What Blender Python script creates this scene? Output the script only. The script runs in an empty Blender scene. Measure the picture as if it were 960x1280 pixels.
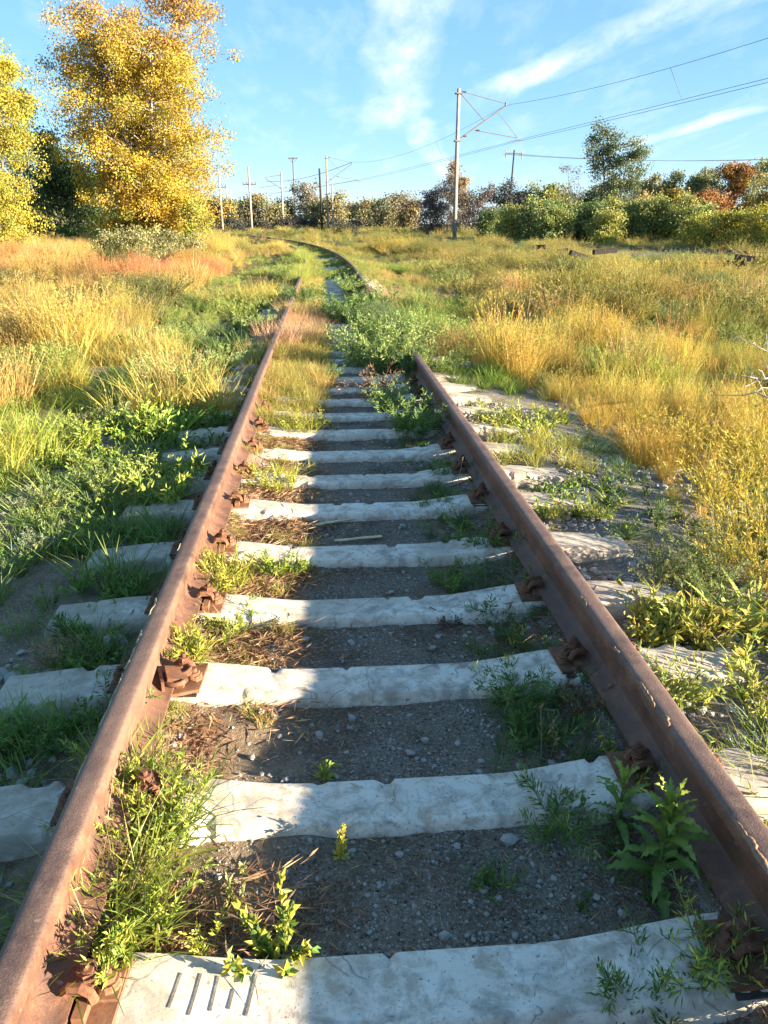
import bpy, bmesh, math, random
import numpy as np
from mathutils import Vector, Matrix
R = math.radians
rng = np.random.default_rng(7)
random.seed(7)
SC = bpy.context.scene
COL = SC.collection

# ---------------------------------------------------------------- camera
CAM_X, CAM_Z = -0.167, 1.56
PITCH, YAW = math.atan(361 / 960), R(4.24)
cam = bpy.data.cameras.new('camera')
cam.sensor_fit = 'HORIZONTAL'; cam.sensor_width = 36; cam.lens = 36
cam.clip_start = 0.05; cam.clip_end = 3000
cam_o = bpy.data.objects.new('camera', cam); COL.objects.link(cam_o)
cam_o.location = (CAM_X, 0, CAM_Z)
cam_o.rotation_euler = (math.pi / 2 - PITCH, 0, -YAW)
SC.camera = cam_o

# ---------------------------------------------------------------- light
SUN_EL, SUN_AZ = R(11.9), R(113)          # azimuth clockwise from +Y
world = bpy.data.worlds.new('World'); SC.world = world; world.use_nodes = True
SUN_STRENGTH, SKY_STRENGTH, EXPOSURE = 5.0, 0.13, 2.38
sl = bpy.data.lights.new('sun', 'SUN'); sl.energy = SUN_STRENGTH; sl.angle = R(0.6); sl.color = (1.0, 0.86, 0.65)
so = bpy.data.objects.new('sun', sl); COL.objects.link(so)
sdir = Vector((math.sin(SUN_AZ) * math.cos(SUN_EL), math.cos(SUN_AZ) * math.cos(SUN_EL), math.sin(SUN_EL)))
so.rotation_euler = sdir.to_track_quat('Z', 'Y').to_euler()
so.location = (30, -10, 30)
vs = SC.view_settings
vs.view_transform = 'Standard'; vs.look = 'None'; vs.exposure = EXPOSURE; vs.gamma = 1.0
SC.cycles.use_denoising = True
SC.cycles.max_bounces = 6; SC.cycles.diffuse_bounces = 3; SC.cycles.transmission_bounces = 3
SC.cycles.sample_clamp_indirect = 4.0
SC.render.film_transparent = False

def build_world():
    nt = world.node_tree; N = nt.nodes; L = nt.links
    bg = N['Background']; bg.inputs[1].default_value = SKY_STRENGTH
    sky = N.new('ShaderNodeTexSky'); sky.sky_type = 'NISHITA'; sky.sun_disc = False
    sky.sun_elevation = SUN_EL; sky.sun_rotation = SUN_AZ
    sky.air_density = .88; sky.dust_density = 0.0; sky.ozone_density = 4.5; sky.altitude = 1900
    hs = N.new('ShaderNodeHueSaturation'); hs.inputs['Saturation'].default_value = 1.46
    gm = N.new('ShaderNodeGamma'); gm.inputs[1].default_value = .4
    L.new(sky.outputs[0], gm.inputs[0]); L.new(gm.outputs[0], hs.inputs['Color'])
    tc = N.new('ShaderNodeTexCoord'); sep = N.new('ShaderNodeSeparateXYZ'); L.new(tc.outputs['Generated'], sep.inputs[0])
    def M(op, a, b=None, c=None, clamp=False):
        n = N.new('ShaderNodeMath'); n.operation = op; n.use_clamp = clamp
        for i, v in enumerate((a, b, c)):
            if v is None: continue
            if hasattr(v, 'links'): L.new(v, n.inputs[i])
            else: n.inputs[i].default_value = v
        return n.outputs[0]
    # cirrus lives on a flat layer high above: p = dir.xy / dir.z
    z = M('MAXIMUM', sep.outputs['Z'], 0.02)
    zz = M('ADD', z, 0.12)
    px = M('DIVIDE', sep.outputs['X'], zz); py = M('DIVIDE', sep.outputs['Y'], zz)
    cmb = N.new('ShaderNodeCombineXYZ'); L.new(px, cmb.inputs[0]); L.new(py, cmb.inputs[1])
    n1 = N.new('ShaderNodeTexNoise'); n1.inputs['Scale'].default_value = 1.3; n1.inputs['Detail'].default_value = 6
    L.new(cmb.outputs[0], n1.inputs['Vector'])
    n2 = N.new('ShaderNodeTexNoise'); n2.inputs['Scale'].default_value = 5.0; n2.inputs['Detail'].default_value = 7; n2.inputs['Roughness'].default_value = 0.62
    mp = N.new('ShaderNodeMapping'); mp.inputs['Rotation'].default_value = (0, 0, R(-35)); mp.inputs['Scale'].default_value = (1, 0.35, 1)
    L.new(cmb.outputs[0], mp.inputs[0]); L.new(mp.outputs[0], n2.inputs['Vector'])
    wob = M('MULTIPLY', M('SUBTRACT', n1.outputs[0], 0.5), 0.9)
    total = None
    # streaks of cirrus: (point, direction, half width, strength, start, length) on the layer
    for (ax, ay, bx, by, w, s, wf) in STREAKS:
        dx, dy = bx - ax, by - ay; ln = math.hypot(dx, dy); ux, uy = dx / ln, dy / ln
        rx = M('SUBTRACT', px, ax); ry = M('SUBTRACT', py, ay)
        t = M('ADD', M('MULTIPLY', rx, ux), M('MULTIPLY', ry, uy))
        d = M('ADD', M('SUBTRACT', M('MULTIPLY', ry, ux), M('MULTIPLY', rx, uy)), M('MULTIPLY', wob, wf))
        a0 = M('SUBTRACT', 1.0, M('DIVIDE', M('ABSOLUTE', d), w), clamp=True); a = M('MULTIPLY', a0, M('SUBTRACT', 2.0, a0))
        e1 = M('DIVIDE', t, 0.25 * ln, clamp=True); e2 = M('DIVIDE', M('SUBTRACT', ln, t), 0.25 * ln, clamp=True)
        m = M('MULTIPLY', M('MULTIPLY', a, M('MULTIPLY', e1, e2)), s)
        total = m if total is None else M('MAXIMUM', total, m)
    thin = M('MULTIPLY', M('SUBTRACT', n2.outputs[0], 0.50, clamp=True), 0.6)
    tex = M('MULTIPLY', M('SUBTRACT', n2.outputs[0], .30, clamp=True), 3.2)
    mask = M('ADD', M('MULTIPLY', total, tex), thin, clamp=True)
    mix = N.new('ShaderNodeMix'); mix.data_type = 'RGBA'
    L.new(mask, mix.inputs[0]); L.new(hs.outputs[0], mix.inputs[6]); mix.inputs[7].default_value = CLOUD
    L.new(mix.outputs[2], bg.inputs[0])

CLOUD = (2.55, 2.5, 2.6, 1)
def sky_p(x, y):
    """photo direction -> point on the cirrus layer"""
    v = Vector(((x - 480) / 960, (640 - y) / 960, -1.0))
    d = (Matrix.Rotation(-YAW, 3, 'Z') @ Matrix.Rotation(math.pi / 2 - PITCH, 3, 'X')) @ v
    d.normalize()
    return d.x / (d.z + .12), d.y / (d.z + .12)
STREAKS = []
for (x0, y0, x1, y1, w, s, wf) in ((540, -160, 490, 170, .16, .42, .35), (460, 90, 575, 235, .10, .34, .3),
                                   (1000, -60, 570, 140, .13, .46, .25), (1010, 115, 740, 195, .10, .5, .25), (1200, -120, 800, 20, .2, .35, .3)):
    STREAKS.append((*sky_p(x0, y0), *sky_p(x1, y1), w, s, wf))
build_world()

# ---------------------------------------------------------------- helpers
def at(xpx, D, z=0.0):
    """a spot D metres ahead of the camera, seen in the photograph's column xpx"""
    zc = D * math.cos(PITCH) + (CAM_Z - z) * math.sin(PITCH)
    X = (xpx - 480) / 960 * zc
    return (CAM_X + X * math.cos(YAW) + D * math.sin(YAW), D * math.cos(YAW) - X * math.sin(YAW))
def gpx(x, y, z=0.0):
    """ground spot seen at photograph pixel x, y, for ground height z"""
    h = CAM_Z - z
    zc = 960 * h / math.cos(PITCH) / (y - 279)
    D = (zc - h * math.sin(PITCH)) / math.cos(PITCH)
    return at(x, D, z)

def lin(*c):
    return tuple((v / 255 / 12.92) if v / 255 <= .04045 else ((v / 255 + .055) / 1.055) ** 2.4 for v in c)

def _h(ix, iy, s):
    a = (ix.astype(np.int64) * 374761393 + iy.astype(np.int64) * 668265263 + s * 2147483647) & 0xffffffff
    a = ((a ^ (a >> 13)) * 1274126177) & 0xffffffff
    return ((a ^ (a >> 16)) & 0xffff) / 65535.0
def vn(x, y, s=0):
    x = np.asarray(x, float); y = np.asarray(y, float)
    ix = np.floor(x).astype(int); iy = np.floor(y).astype(int); fx = x - ix; fy = y - iy
    fx = fx * fx * (3 - 2 * fx); fy = fy * fy * (3 - 2 * fy)
    return (_h(ix, iy, s) * (1 - fx) + _h(ix + 1, iy, s) * fx) * (1 - fy) + (_h(ix, iy + 1, s) * (1 - fx) + _h(ix + 1, iy + 1, s) * fx) * fy
def fbm(x, y, s=0, o=4):
    r = 0; a = .5; t = 0
    for i in range(o):
        r = r + a * vn(np.asarray(x) * 2 ** i, np.asarray(y) * 2 ** i, s + i * 17); t += a; a *= .5
    return r / t
def sst(a, b, x):
    t = np.clip((np.asarray(x, float) - a) / (b - a), 0, 1); return t * t * (3 - 2 * t)

def mesh(name, V, F, col=None, smooth=False, mats=(), fmat=None):
    """V (n,3); F a list of (m,k) index arrays"""
    V = np.asarray(V, np.float32)
    if isinstance(F, np.ndarray): F = [F]
    F = [np.asarray(f, np.int32) for f in F if len(f)]
    me = bpy.data.meshes.new(name)
    me.vertices.add(len(V)); me.vertices.foreach_set('co', V.ravel())
    nl = sum(f.size for f in F); nf = sum(len(f) for f in F)
    me.loops.add(nl); me.polygons.add(nf)
    me.loops.foreach_set('vertex_index', np.concatenate([f.ravel() for f in F]))
    tot = np.concatenate([np.full(len(f), f.shape[1], np.int32) for f in F])
    st = np.concatenate([[0], np.cumsum(tot)[:-1]]).astype(np.int32)
    me.polygons.foreach_set('loop_start', st)
    me.polygons.foreach_set('use_smooth', np.full(nf, smooth, bool))
    if fmat is not None: me.polygons.foreach_set('material_index', np.asarray(fmat, np.int32))
    me.update(calc_edges=True)
    if col is not None:
        a = me.color_attributes.new('Col', 'FLOAT_COLOR', 'POINT')
        c = np.ones((len(V), 4), np.float32); c[:, :3] = col
        a.data.foreach_set('color', c.ravel())
    for m in mats: me.materials.append(m)
    return me

def link(name, me, parent=None, loc=None, rot=None, scale=None):
    o = bpy.data.objects.new(name, me); COL.objects.link(o)
    if parent is not None: o.parent = parent
    if loc is not None: o.location = loc
    if rot is not None: o.rotation_euler = rot
    if scale is not None: o.scale = (scale,) * 3 if np.isscalar(scale) else scale
    return o
def tag(o, label, cat, group=None):
    o['label'] = label; o['category'] = cat
    if group: o['group'] = group
    return o
def kind(o, k, label=None):
    o['kind'] = k
    if label: o['label'] = label
    return o
def empty(name, loc, rz=0):
    o = bpy.data.objects.new(name, None); COL.objects.link(o); o.location = loc; o.rotation_euler = (0, 0, rz)
    o.empty_display_size = .2
    return o

class MB:
    """collects pieces of one mesh"""
    def __init__(s): s.V = []; s.F = {}; s.C = []; s.n = 0
    def add(s, V, F, c=(1, 1, 1)):
        V = np.asarray(V, float).reshape(-1, 3); F = np.asarray(F, int)
        s.F.setdefault(F.shape[1], []).append(F + s.n); s.V.append(V)
        c = np.asarray(c, float); s.C.append(np.broadcast_to(c, (len(V), 3)) if c.ndim == 1 else c); s.n += len(V)
    def box(s, lo, hi, M=None, c=(1, 1, 1)):
        x0, y0, z0 = lo; x1, y1, z1 = hi
        V = np.array([(x0,y0,z0),(x1,y0,z0),(x1,y1,z0),(x0,y1,z0),(x0,y0,z1),(x1,y0,z1),(x1,y1,z1),(x0,y1,z1)], float)
        if M is not None: V = np.array([tuple(M @ Vector(v)) for v in V])
        s.add(V, [(0,3,2,1),(4,5,6,7),(0,1,5,4),(1,2,6,5),(2,3,7,6),(3,0,4,7)], c)
    def tube(s, P, r, n=5, c=(1, 1, 1), cap=True):
        P = np.asarray(P, float); k = len(P); r = np.broadcast_to(np.asarray(r, float), (k,))
        T = np.gradient(P, axis=0); T /= np.linalg.norm(T, axis=1)[:, None] + 1e-12
        up = np.where(np.abs(T[:, 2:3]) > .9, [[1., 0, 0]], [[0, 0, 1.]])
        A = np.cross(T, up); A /= np.linalg.norm(A, axis=1)[:, None] + 1e-12; B = np.cross(T, A)
        th = np.arange(n) * 2 * np.pi / n
        V = P[:, None] + r[:, None, None] * (np.cos(th)[None, :, None] * A[:, None] + np.sin(th)[None, :, None] * B[:, None])
        i = np.arange(k - 1)[:, None] * n; j = np.arange(n)[None]; j2 = (j + 1) % n
        F = np.stack([i + j, i + j2, i + n + j2, i + n + j], -1).reshape(-1, 4)
        base = s.n
        s.add(V.reshape(-1, 3), F, c)
        if cap and n >= 3:
            s.F.setdefault(n, []).append(np.array([np.arange(n)[::-1] + base, base + (k - 1) * n + np.arange(n)]))
    def build(s, name, smooth=False, mats=()):
        V = np.concatenate(s.V); C = np.concatenate(s.C)
        return mesh(name, V, [np.concatenate(f) for f in s.F.values()], C, smooth, mats)

# ---------------------------------------------------------------- materials
def newmat(name):
    m = bpy.data.materials.new(name); m.use_nodes = True
    nt = m.node_tree; b = nt.nodes['Principled BSDF']
    return m, nt, b
class NB:
    def __init__(s, nt): s.nt = nt; s.N = nt.nodes; s.L = nt.links
    def n(s, t, **kw):
        n = s.N.new(t)
        for k, v in kw.items(): setattr(n, k, v)
        return n
    def set(s, sock, v):
        if hasattr(v, 'links'): s.L.new(v, sock)
        else: sock.default_value = v
    def noise(s, scale, detail=4, rough=.55, vec=None, dist=0):
        n = s.n('ShaderNodeTexNoise'); n.inputs['Scale'].default_value = scale; n.inputs['Detail'].default_value = detail
        n.inputs['Roughness'].default_value = rough; n.inputs['Distortion'].default_value = dist
        if vec is not None: s.L.new(vec, n.inputs['Vector'])
        return n.outputs[0]
    def ramp(s, f, stops):
        n = s.n('ShaderNodeValToRGB'); s.set(n.inputs[0], f)
        e = n.color_ramp.elements
        while len(e) < len(stops): e.new(.5)
        for i, (p, c) in enumerate(stops):
            e[i].position = p; e[i].color = (*c, 1) if len(c) == 3 else c
        return n.outputs[0]
    def mix(s, f, a, b, mode='MIX'):
        n = s.n('ShaderNodeMix', data_type='RGBA', blend_type=mode)
        s.set(n.inputs[0], f); s.set(n.inputs[6], a if hasattr(a, 'links') else (*a, 1)); s.set(n.inputs[7], b if hasattr(b, 'links') else (*b, 1))
        return n.outputs[2]
    def math(s, op, a, b=0.0, clamp=False):
        n = s.n('ShaderNodeMath', operation=op, use_clamp=clamp); s.set(n.inputs[0], a); s.set(n.inputs[1], b); return n.outputs[0]
    def bump(s, h, strength, dist):
        n = s.n('ShaderNodeBump'); n.inputs['Strength'].default_value = strength; n.inputs['Distance'].default_value = dist
        s.L.new(h, n.inputs['Height']); return n.outputs[0]
def obj_coord(b): return b.n('ShaderNodeTexCoord').outputs['Object']
def g3(v): return (v, v, v)

def mat_plant(name='foliage', transl=.35, rough=.6):
    m, nt, p = newmat(name); b = NB(nt); nt.nodes.remove(p)
    a = b.n('ShaderNodeAttribute', attribute_name='Col'); t = b.n('ShaderNodeAttribute', attribute_name='tint', attribute_type='INSTANCER')
    c = b.mix(1.0, a.outputs['Color'], t.outputs['Color'], 'MULTIPLY')
    d = b.n('ShaderNodeBsdfDiffuse'); b.L.new(c, d.inputs[0])
    tr = b.n('ShaderNodeBsdfTranslucent'); b.L.new(c, tr.inputs[0])
    ms = b.n('ShaderNodeMixShader'); ms.inputs[0].default_value = transl; b.L.new(d.outputs[0], ms.inputs[1]); b.L.new(tr.outputs[0], ms.inputs[2])
    gl = b.n('ShaderNodeBsdfGlossy'); gl.inputs['Roughness'].default_value = rough; gl.inputs[0].default_value = (.9, .9, .9, 1)
    m2 = b.n('ShaderNodeMixShader'); m2.inputs[0].default_value = .03; b.L.new(ms.outputs[0], m2.inputs[1]); b.L.new(gl.outputs[0], m2.inputs[2])
    b.L.new(m2.outputs[0], nt.nodes['Material Output'].inputs[0])
    return m
M_PLANT = mat_plant()

def mat_bark(name, c1, c2, scale=14):
    m, nt, p = newmat(name); b = NB(nt); oc = obj_coord(b)
    n = b.noise(scale, 5, .6, oc)
    b.L.new(b.ramp(n, [(.35, c1), (.65, c2)]), p.inputs['Base Color']); p.inputs['Roughness'].default_value = .9
    b.L.new(b.bump(n, .5, .02), p.inputs['Normal'])
    return m
M_BARK = mat_bark('bark', (.09, .075, .06), (.2, .175, .15))
M_BARK_PALE = mat_bark('pale_bark', (.20, .18, .15), (.46, .43, .38), 6)

def mat_ground():
    m, nt, p = newmat('soil_and_litter'); b = NB(nt); oc = obj_coord(b)
    za = b.n('ShaderNodeAttribute', attribute_name='Col')         # r: cinder in the track, g: gravel shoulder, b: straw field
    sep = b.n('ShaderNodeSeparateColor'); b.L.new(za.outputs['Color'], sep.inputs[0])
    n_big = b.noise(1.6, 5, .6, oc); n_mid = b.noise(9, 6, .65, oc); n_fine = b.noise(95, 4, .7, oc); n_v = b.noise(320, 2, .6, oc)
    cinder = b.mix(n_mid, (.115, .088, .062), (.27, .215, .16)); cinder = b.mix(b.ramp(b.noise(4, 4, .6, oc), [(.5, g3(0)), (.62, g3(.55))]), cinder, (.15, .115, .08))
    cinder = b.mix(b.math('GREATER_THAN', n_fine, .58), cinder, (.33, .285, .235))
    cinder = b.mix(b.math('GREATER_THAN', n_v, .66), cinder, (.34, .32, .30))
    cinder = b.mix(b.math('LESS_THAN', n_fine, .40), cinder, (.03, .028, .027))
    litter = b.ramp(n_mid, [(.3, (.11, .075, .05)), (.5, (.22, .155, .10)), (.7, (.34, .26, .17))])
    litter = b.mix(b.math('GREATER_THAN', n_fine, .58), litter, (.33, .25, .16))
    grav = b.ramp(n_fine, [(.35, (.09, .075, .06)), (.5, (.22, .19, .155)), (.65, (.40, .36, .31))])
    straw = b.ramp(n_mid, [(.3, (.09, .068, .03)), (.5, (.19, .14, .055)), (.75, (.32, .23, .09))])
    straw = b.mix(b.ramp(n_big, [(.42, g3(0)), (.6, g3(1))]), straw, b.mix(n_mid, (.055, .06, .02), (.16, .15, .055)))
    c = b.mix(sep.outputs[0], litter, cinder)
    c = b.mix(sep.outputs[1], c, grav); c = b.mix(sep.outputs[2], c, straw)
    b.L.new(c, p.inputs['Base Color']); p.inputs['Roughness'].default_value = .95; p.inputs['Specular IOR Level'].default_value = .15
    hh = b.math('ADD', n_fine, b.math('MULTIPLY', n_v, .5))
    b.L.new(b.bump(hh, .9, .012), p.inputs['Normal'])
    return m

def mat_concrete():
    m, nt, p = newmat('weathered_concrete'); b = NB(nt); oc = obj_coord(b)
    oi = b.n('ShaderNodeObjectInfo'); off = b.n('ShaderNodeVectorMath', operation='ADD')
    mul = b.math('MULTIPLY', oi.outputs['Random'], 37.0); b.L.new(oc, off.inputs[0]); b.L.new(mul, off.inputs[1]); v = off.outputs[0]
    big = b.noise(3.2, 5, .6, v); mid = b.noise(17, 6, .65, v, .4); fine = b.noise(130, 3, .6, v)
    c = b.ramp(big, [(.30, (.46, .395, .315)), (.50, (.65, .575, .475)), (.72, (.76, .69, .585))])
    c = b.mix(b.ramp(mid, [(.47, g3(0)), (.62, g3(.8))]), c, (.38, .305, .225))
    c = b.mix(b.ramp(b.noise(7, 4, .7, v, .8), [(.51, g3(0)), (.66, g3(.8))]), c, (.28, .25, .215))
    c = b.mix(b.ramp(fine, [(.62, g3(0)), (.68, g3(.8))]), c, (.22, .19, .16)); c = b.mix(b.ramp(b.noise(48, 3, .6, v), [(.66, g3(0)), (.70, g3(.75))]), c, (.18, .15, .12))
    tcg = b.n('ShaderNodeSeparateXYZ'); b.L.new(oc, tcg.inputs[0])
    ends = b.math('ADD', b.math('ABSOLUTE', tcg.outputs[0]), b.math('MULTIPLY', b.math('SUBTRACT', big, .5), .9))
    c = b.mix(b.ramp(b.math('MULTIPLY', b.math('MULTIPLY', ends, mid), 1.0), [(.32, g3(0)), (.50, g3(.6))]), c, (.36, .285, .21))      # rust wash and soil near the rails
    vor = b.n('ShaderNodeTexVoronoi', feature='DISTANCE_TO_EDGE'); vor.inputs['Scale'].default_value = 2.6; wv = b.n('ShaderNodeVectorMath', operation='ADD'); b.L.new(v, wv.inputs[0])
    sc_ = b.n('ShaderNodeVectorMath', operation='SCALE'); nn_ = b.n('ShaderNodeTexNoise'); nn_.inputs['Scale'].default_value = 6; b.L.new(v, nn_.inputs['Vector']); b.L.new(nn_.outputs[1], sc_.inputs[0]); sc_.inputs['Scale'].default_value = .16; b.L.new(sc_.outputs[0], wv.inputs[1]); b.L.new(wv.outputs[0], vor.inputs['Vector'])
    c = b.mix(b.ramp(b.math('ADD', vor.outputs['Distance'], b.math('MULTIPLY', b.math('GREATER_THAN', big, .5), .1)), [(.002, g3(.7)), (.006, g3(0))]), c, (.16, .14, .12))   # hairline cracks
    b.L.new(c, p.inputs['Base Color']); p.inputs['Roughness'].default_value = .9; p.inputs['Specular IOR Level'].default_value = .2
    b.L.new(b.bump(b.math('ADD', b.math('MULTIPLY', mid, .7), b.math('MULTIPLY', fine, .8)), .32, .003), p.inputs['Normal'])
    return m

def mat_rust(name, ca, cb, cc, rough=.62, metal=0.0):
    m, nt, p = newmat(name); b = NB(nt); oc = obj_coord(b)
    mid = b.noise(11, 6, .7, oc, .3); fine = b.noise(150, 4, .7, oc); big = b.noise(1.7, 3, .5, oc)
    c = b.ramp(mid, [(.3, ca), (.52, cb), (.75, cc)])
    c = b.mix(b.ramp(fine, [(.5, g3(0)), (.72, g3(.55))]), c, tuple(x * .5 for x in ca))
    c = b.mix(b.ramp(big, [(.45, g3(0)), (.62, g3(.35))]), c, tuple(x * 1.3 for x in cc))
    b.L.new(c, p.inputs['Base Color']); p.inputs['Roughness'].default_value = rough; p.inputs['Metallic'].default_value = metal
    p.inputs['Specular IOR Level'].default_value = .25
    b.L.new(b.bump(b.math('ADD', fine, mid), .2, .0025), p.inputs['Normal'])
    return m

def mat_rail():
    """rust: the running surface is darker, purple-brown; web and foot carry looser orange rust"""
    m, nt, p = newmat('rusted_rail_steel'); b = NB(nt); oc = obj_coord(b)
    za = b.n('ShaderNodeAttribute', attribute_name='Col'); sep = b.n('ShaderNodeSeparateColor'); b.L.new(za.outputs['Color'], sep.inputs[0])
    mid = b.noise(9, 6, .7, oc, .3); fine = b.noise(210, 4, .7, oc); big = b.noise(1.3, 3, .5, oc)
    side = b.ramp(mid, [(.3, (.065, .032, .021)), (.5, (.16, .072, .041)), (.72, (.28, .145, .08))])
    top = b.ramp(mid, [(.3, (.075, .044, .034)), (.48, (.145, .085, .062)), (.7, (.235, .145, .10))])
    c = b.mix(sep.outputs[0], side, top)
    c = b.mix(b.ramp(fine, [(.48, g3(0)), (.66, g3(.75))]), c, (.07, .038, .030))
    c = b.mix(b.ramp(b.noise(34, 3, .6, oc), [(.66, g3(0)), (.74, g3(.6))]), c, (.38, .26, .17))
    c = b.mix(b.ramp(b.noise(4.5, 6, .75, oc, .6), [(.50, g3(0)), (.60, g3(.65))]), c, (.085, .05, .038))
    c = b.mix(b.ramp(big, [(.5, g3(0)), (.66, g3(.3))]), c, (.27, .165, .115))
    b.L.new(c, p.inputs['Base Color']); p.inputs['Specular IOR Level'].default_value = .5
    b.L.new(b.ramp(mid, [(.3, g3(.5)), (.7, g3(.78))]), p.inputs['Roughness'])
    b.L.new(b.bump(b.math('ADD', b.math('MULTIPLY', fine, .6), mid), .6, .004), p.inputs['Normal'])
    return m
def mat_plain(name, ca, cb, scale=20, rough=.85, bump=.3):
    m, nt, p = newmat(name); b = NB(nt); oc = obj_coord(b)
    n = b.noise(scale, 5, .65, oc)
    b.L.new(b.ramp(n, [(.3, ca), (.7, cb)]), p.inputs['Base Color']); p.inputs['Roughness'].default_value = rough
    p.inputs['Specular IOR Level'].default_value = .3
    b.L.new(b.bump(n, bump, .01), p.inputs['Normal'])
    return m
M_GROUND = mat_ground(); M_CONC = mat_concrete(); M_RAIL = mat_rail()
M_RUST = mat_rust('rusted_iron', (.07, .036, .024), (.17, .078, .045), (.30, .15, .08), .9)
M_DARKIRON = mat_plain('dark_iron', (.03, .026, .024), (.075, .06, .05), 30, .6)
M_FLAKE = mat_plain('pale_flake', (.30, .20, .11), (.50, .37, .20), 60, .95)
M_WOOD = mat_plain('split_pine', (.52, .38, .20), (.70, .55, .33), 30, .8)
M_STONE = mat_plain('ballast_stone', (.20, .18, .155), (.44, .41, .37), 18, .9)
M_POLE = mat_plain('pole_concrete', (.25, .215, .18), (.38, .335, .29), 4, .9, .1)
M_STEEL = mat_plain('galvanised_steel', (.11, .10, .105), (.18, .16, .15), 8, .6, .1)
M_WIRE = mat_plain('wire_copper', (.13, .115, .11), (.20, .18, .17), 3, .5, 0)
M_TAR = mat_plain('tarred_timber', (.018, .015, .013), (.05, .042, .035), 12, .9)
M_DEADWOOD = mat_plain('bleached_wood', (.30, .26, .21), (.52, .47, .40), 22, .9)
M_INSUL = mat_plain('brown_porcelain', (.10, .045, .03), (.15, .07, .05), 5, .25, 0)

# ---------------------------------------------------------------- ground
Y0, RC = 24.0, 265.0
def xc(y):
    y = np.asarray(y, float); t = np.clip(y - Y0, 0, None)
    lim = 95.0
    tt = np.minimum(t, lim)
    return -(tt ** 2) / (2 * RC) - np.clip(t - lim, 0, None) * lim / RC
def gz(x, y):
    x = np.asarray(x, float); y = np.asarray(y, float)
    u = x - xc(y); a = np.abs(u)
    far = sst(18, 60, y)
    bed = -0.042 + (fbm(x * 3.1, y * 3.1, 3, 4) - .5) * .030 + (fbm(x * 14, y * 14, 9, 2) - .5) * .018
    litter = sst(-.15, -.45, u) * sst(-1.2, -.6, u) * .022 * (fbm(x * 5, y * 5, 21, 3) * 1.6)
    bank = .088 * np.exp(-((a - .7975) / .13) ** 2) * (.55 + .9 * fbm(x * 4, y * 4, 25, 3))
    shoulder = np.where(u < 0, -.035, -.022) + bank * .6 - np.where(u < 0, .01, .12) * sst(1.25, 2.9, a) + (fbm(x * 2.2, y * 2.2, 5, 4) - .5) * .08
    field = np.where(u < 0, -.05, -.16) + (fbm(x * .22, y * .22, 11, 4) - .5) * .36
    field = field + .06 * sst(4, 16, u) * sst(8, 30, y) + .25 * sst(-4, -20, u) + .15 * far
    z = bed + litter + bank
    z = z + (shoulder - z) * sst(1.0, 1.45, a)
    z = z + (field - z) * sst(2.6, 5.0, a)
    return z

def build_ground():
    def axis(fine_lo, fine_hi, step, lo, hi, g):
        m = list(np.arange(fine_lo, fine_hi, step)); s = step; v = m[-1]
        while v < hi: s *= g; v += s; m.append(v)
        s = step; v = m[0]; l = []
        while v > lo: s *= g; v -= s; l.append(v)
        return np.array(l[::-1] + m)
    xs = axis(-2.6, 2.9, .036, -900, 900, 1.10); ys = axis(.9, 7.5, .036, -60, 1500, 1.065)
    X, Y = np.meshgrid(xs, ys); Z = gz(X, Y)
    u = X - xc(Y); n = fbm(X * 2.2, Y * 2.2, 31, 4) - .5
    cinder = sst(-.42, -.12, u + n * .5) * sst(1.25, .95, np.abs(u))
    litter_r = sst(.45, .7, u + n * .6)
    cinder = np.clip(cinder - .35 * litter_r, 0, 1)
    grav = sst(1.0, 1.3, np.abs(u)) * sst(4.2, 2.2, np.abs(u) + n * 1.2)
    grav = np.where(u < 0, grav * .35, grav)
    straw = sst(2.3, 3.4, np.abs(u) + n * 1.5); straw = np.maximum(straw, sst(9, 16, Y) * sst(.9, 1.6, np.abs(u)))
    C = np.stack([cinder, grav, straw], -1).reshape(-1, 3)
    ny, nx = X.shape; i = np.arange(ny - 1)[:, None] * nx + np.arange(nx - 1)[None]
    F = np.stack([i, i + 1, i + nx + 1, i + nx], -1).reshape(-1, 4)
    me = mesh('ground', np.stack([X, Y, Z], -1).reshape(-1, 3), F, C, True, (M_GROUND,))
    kind(link('ground', me), 'structure')
build_ground()

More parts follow.
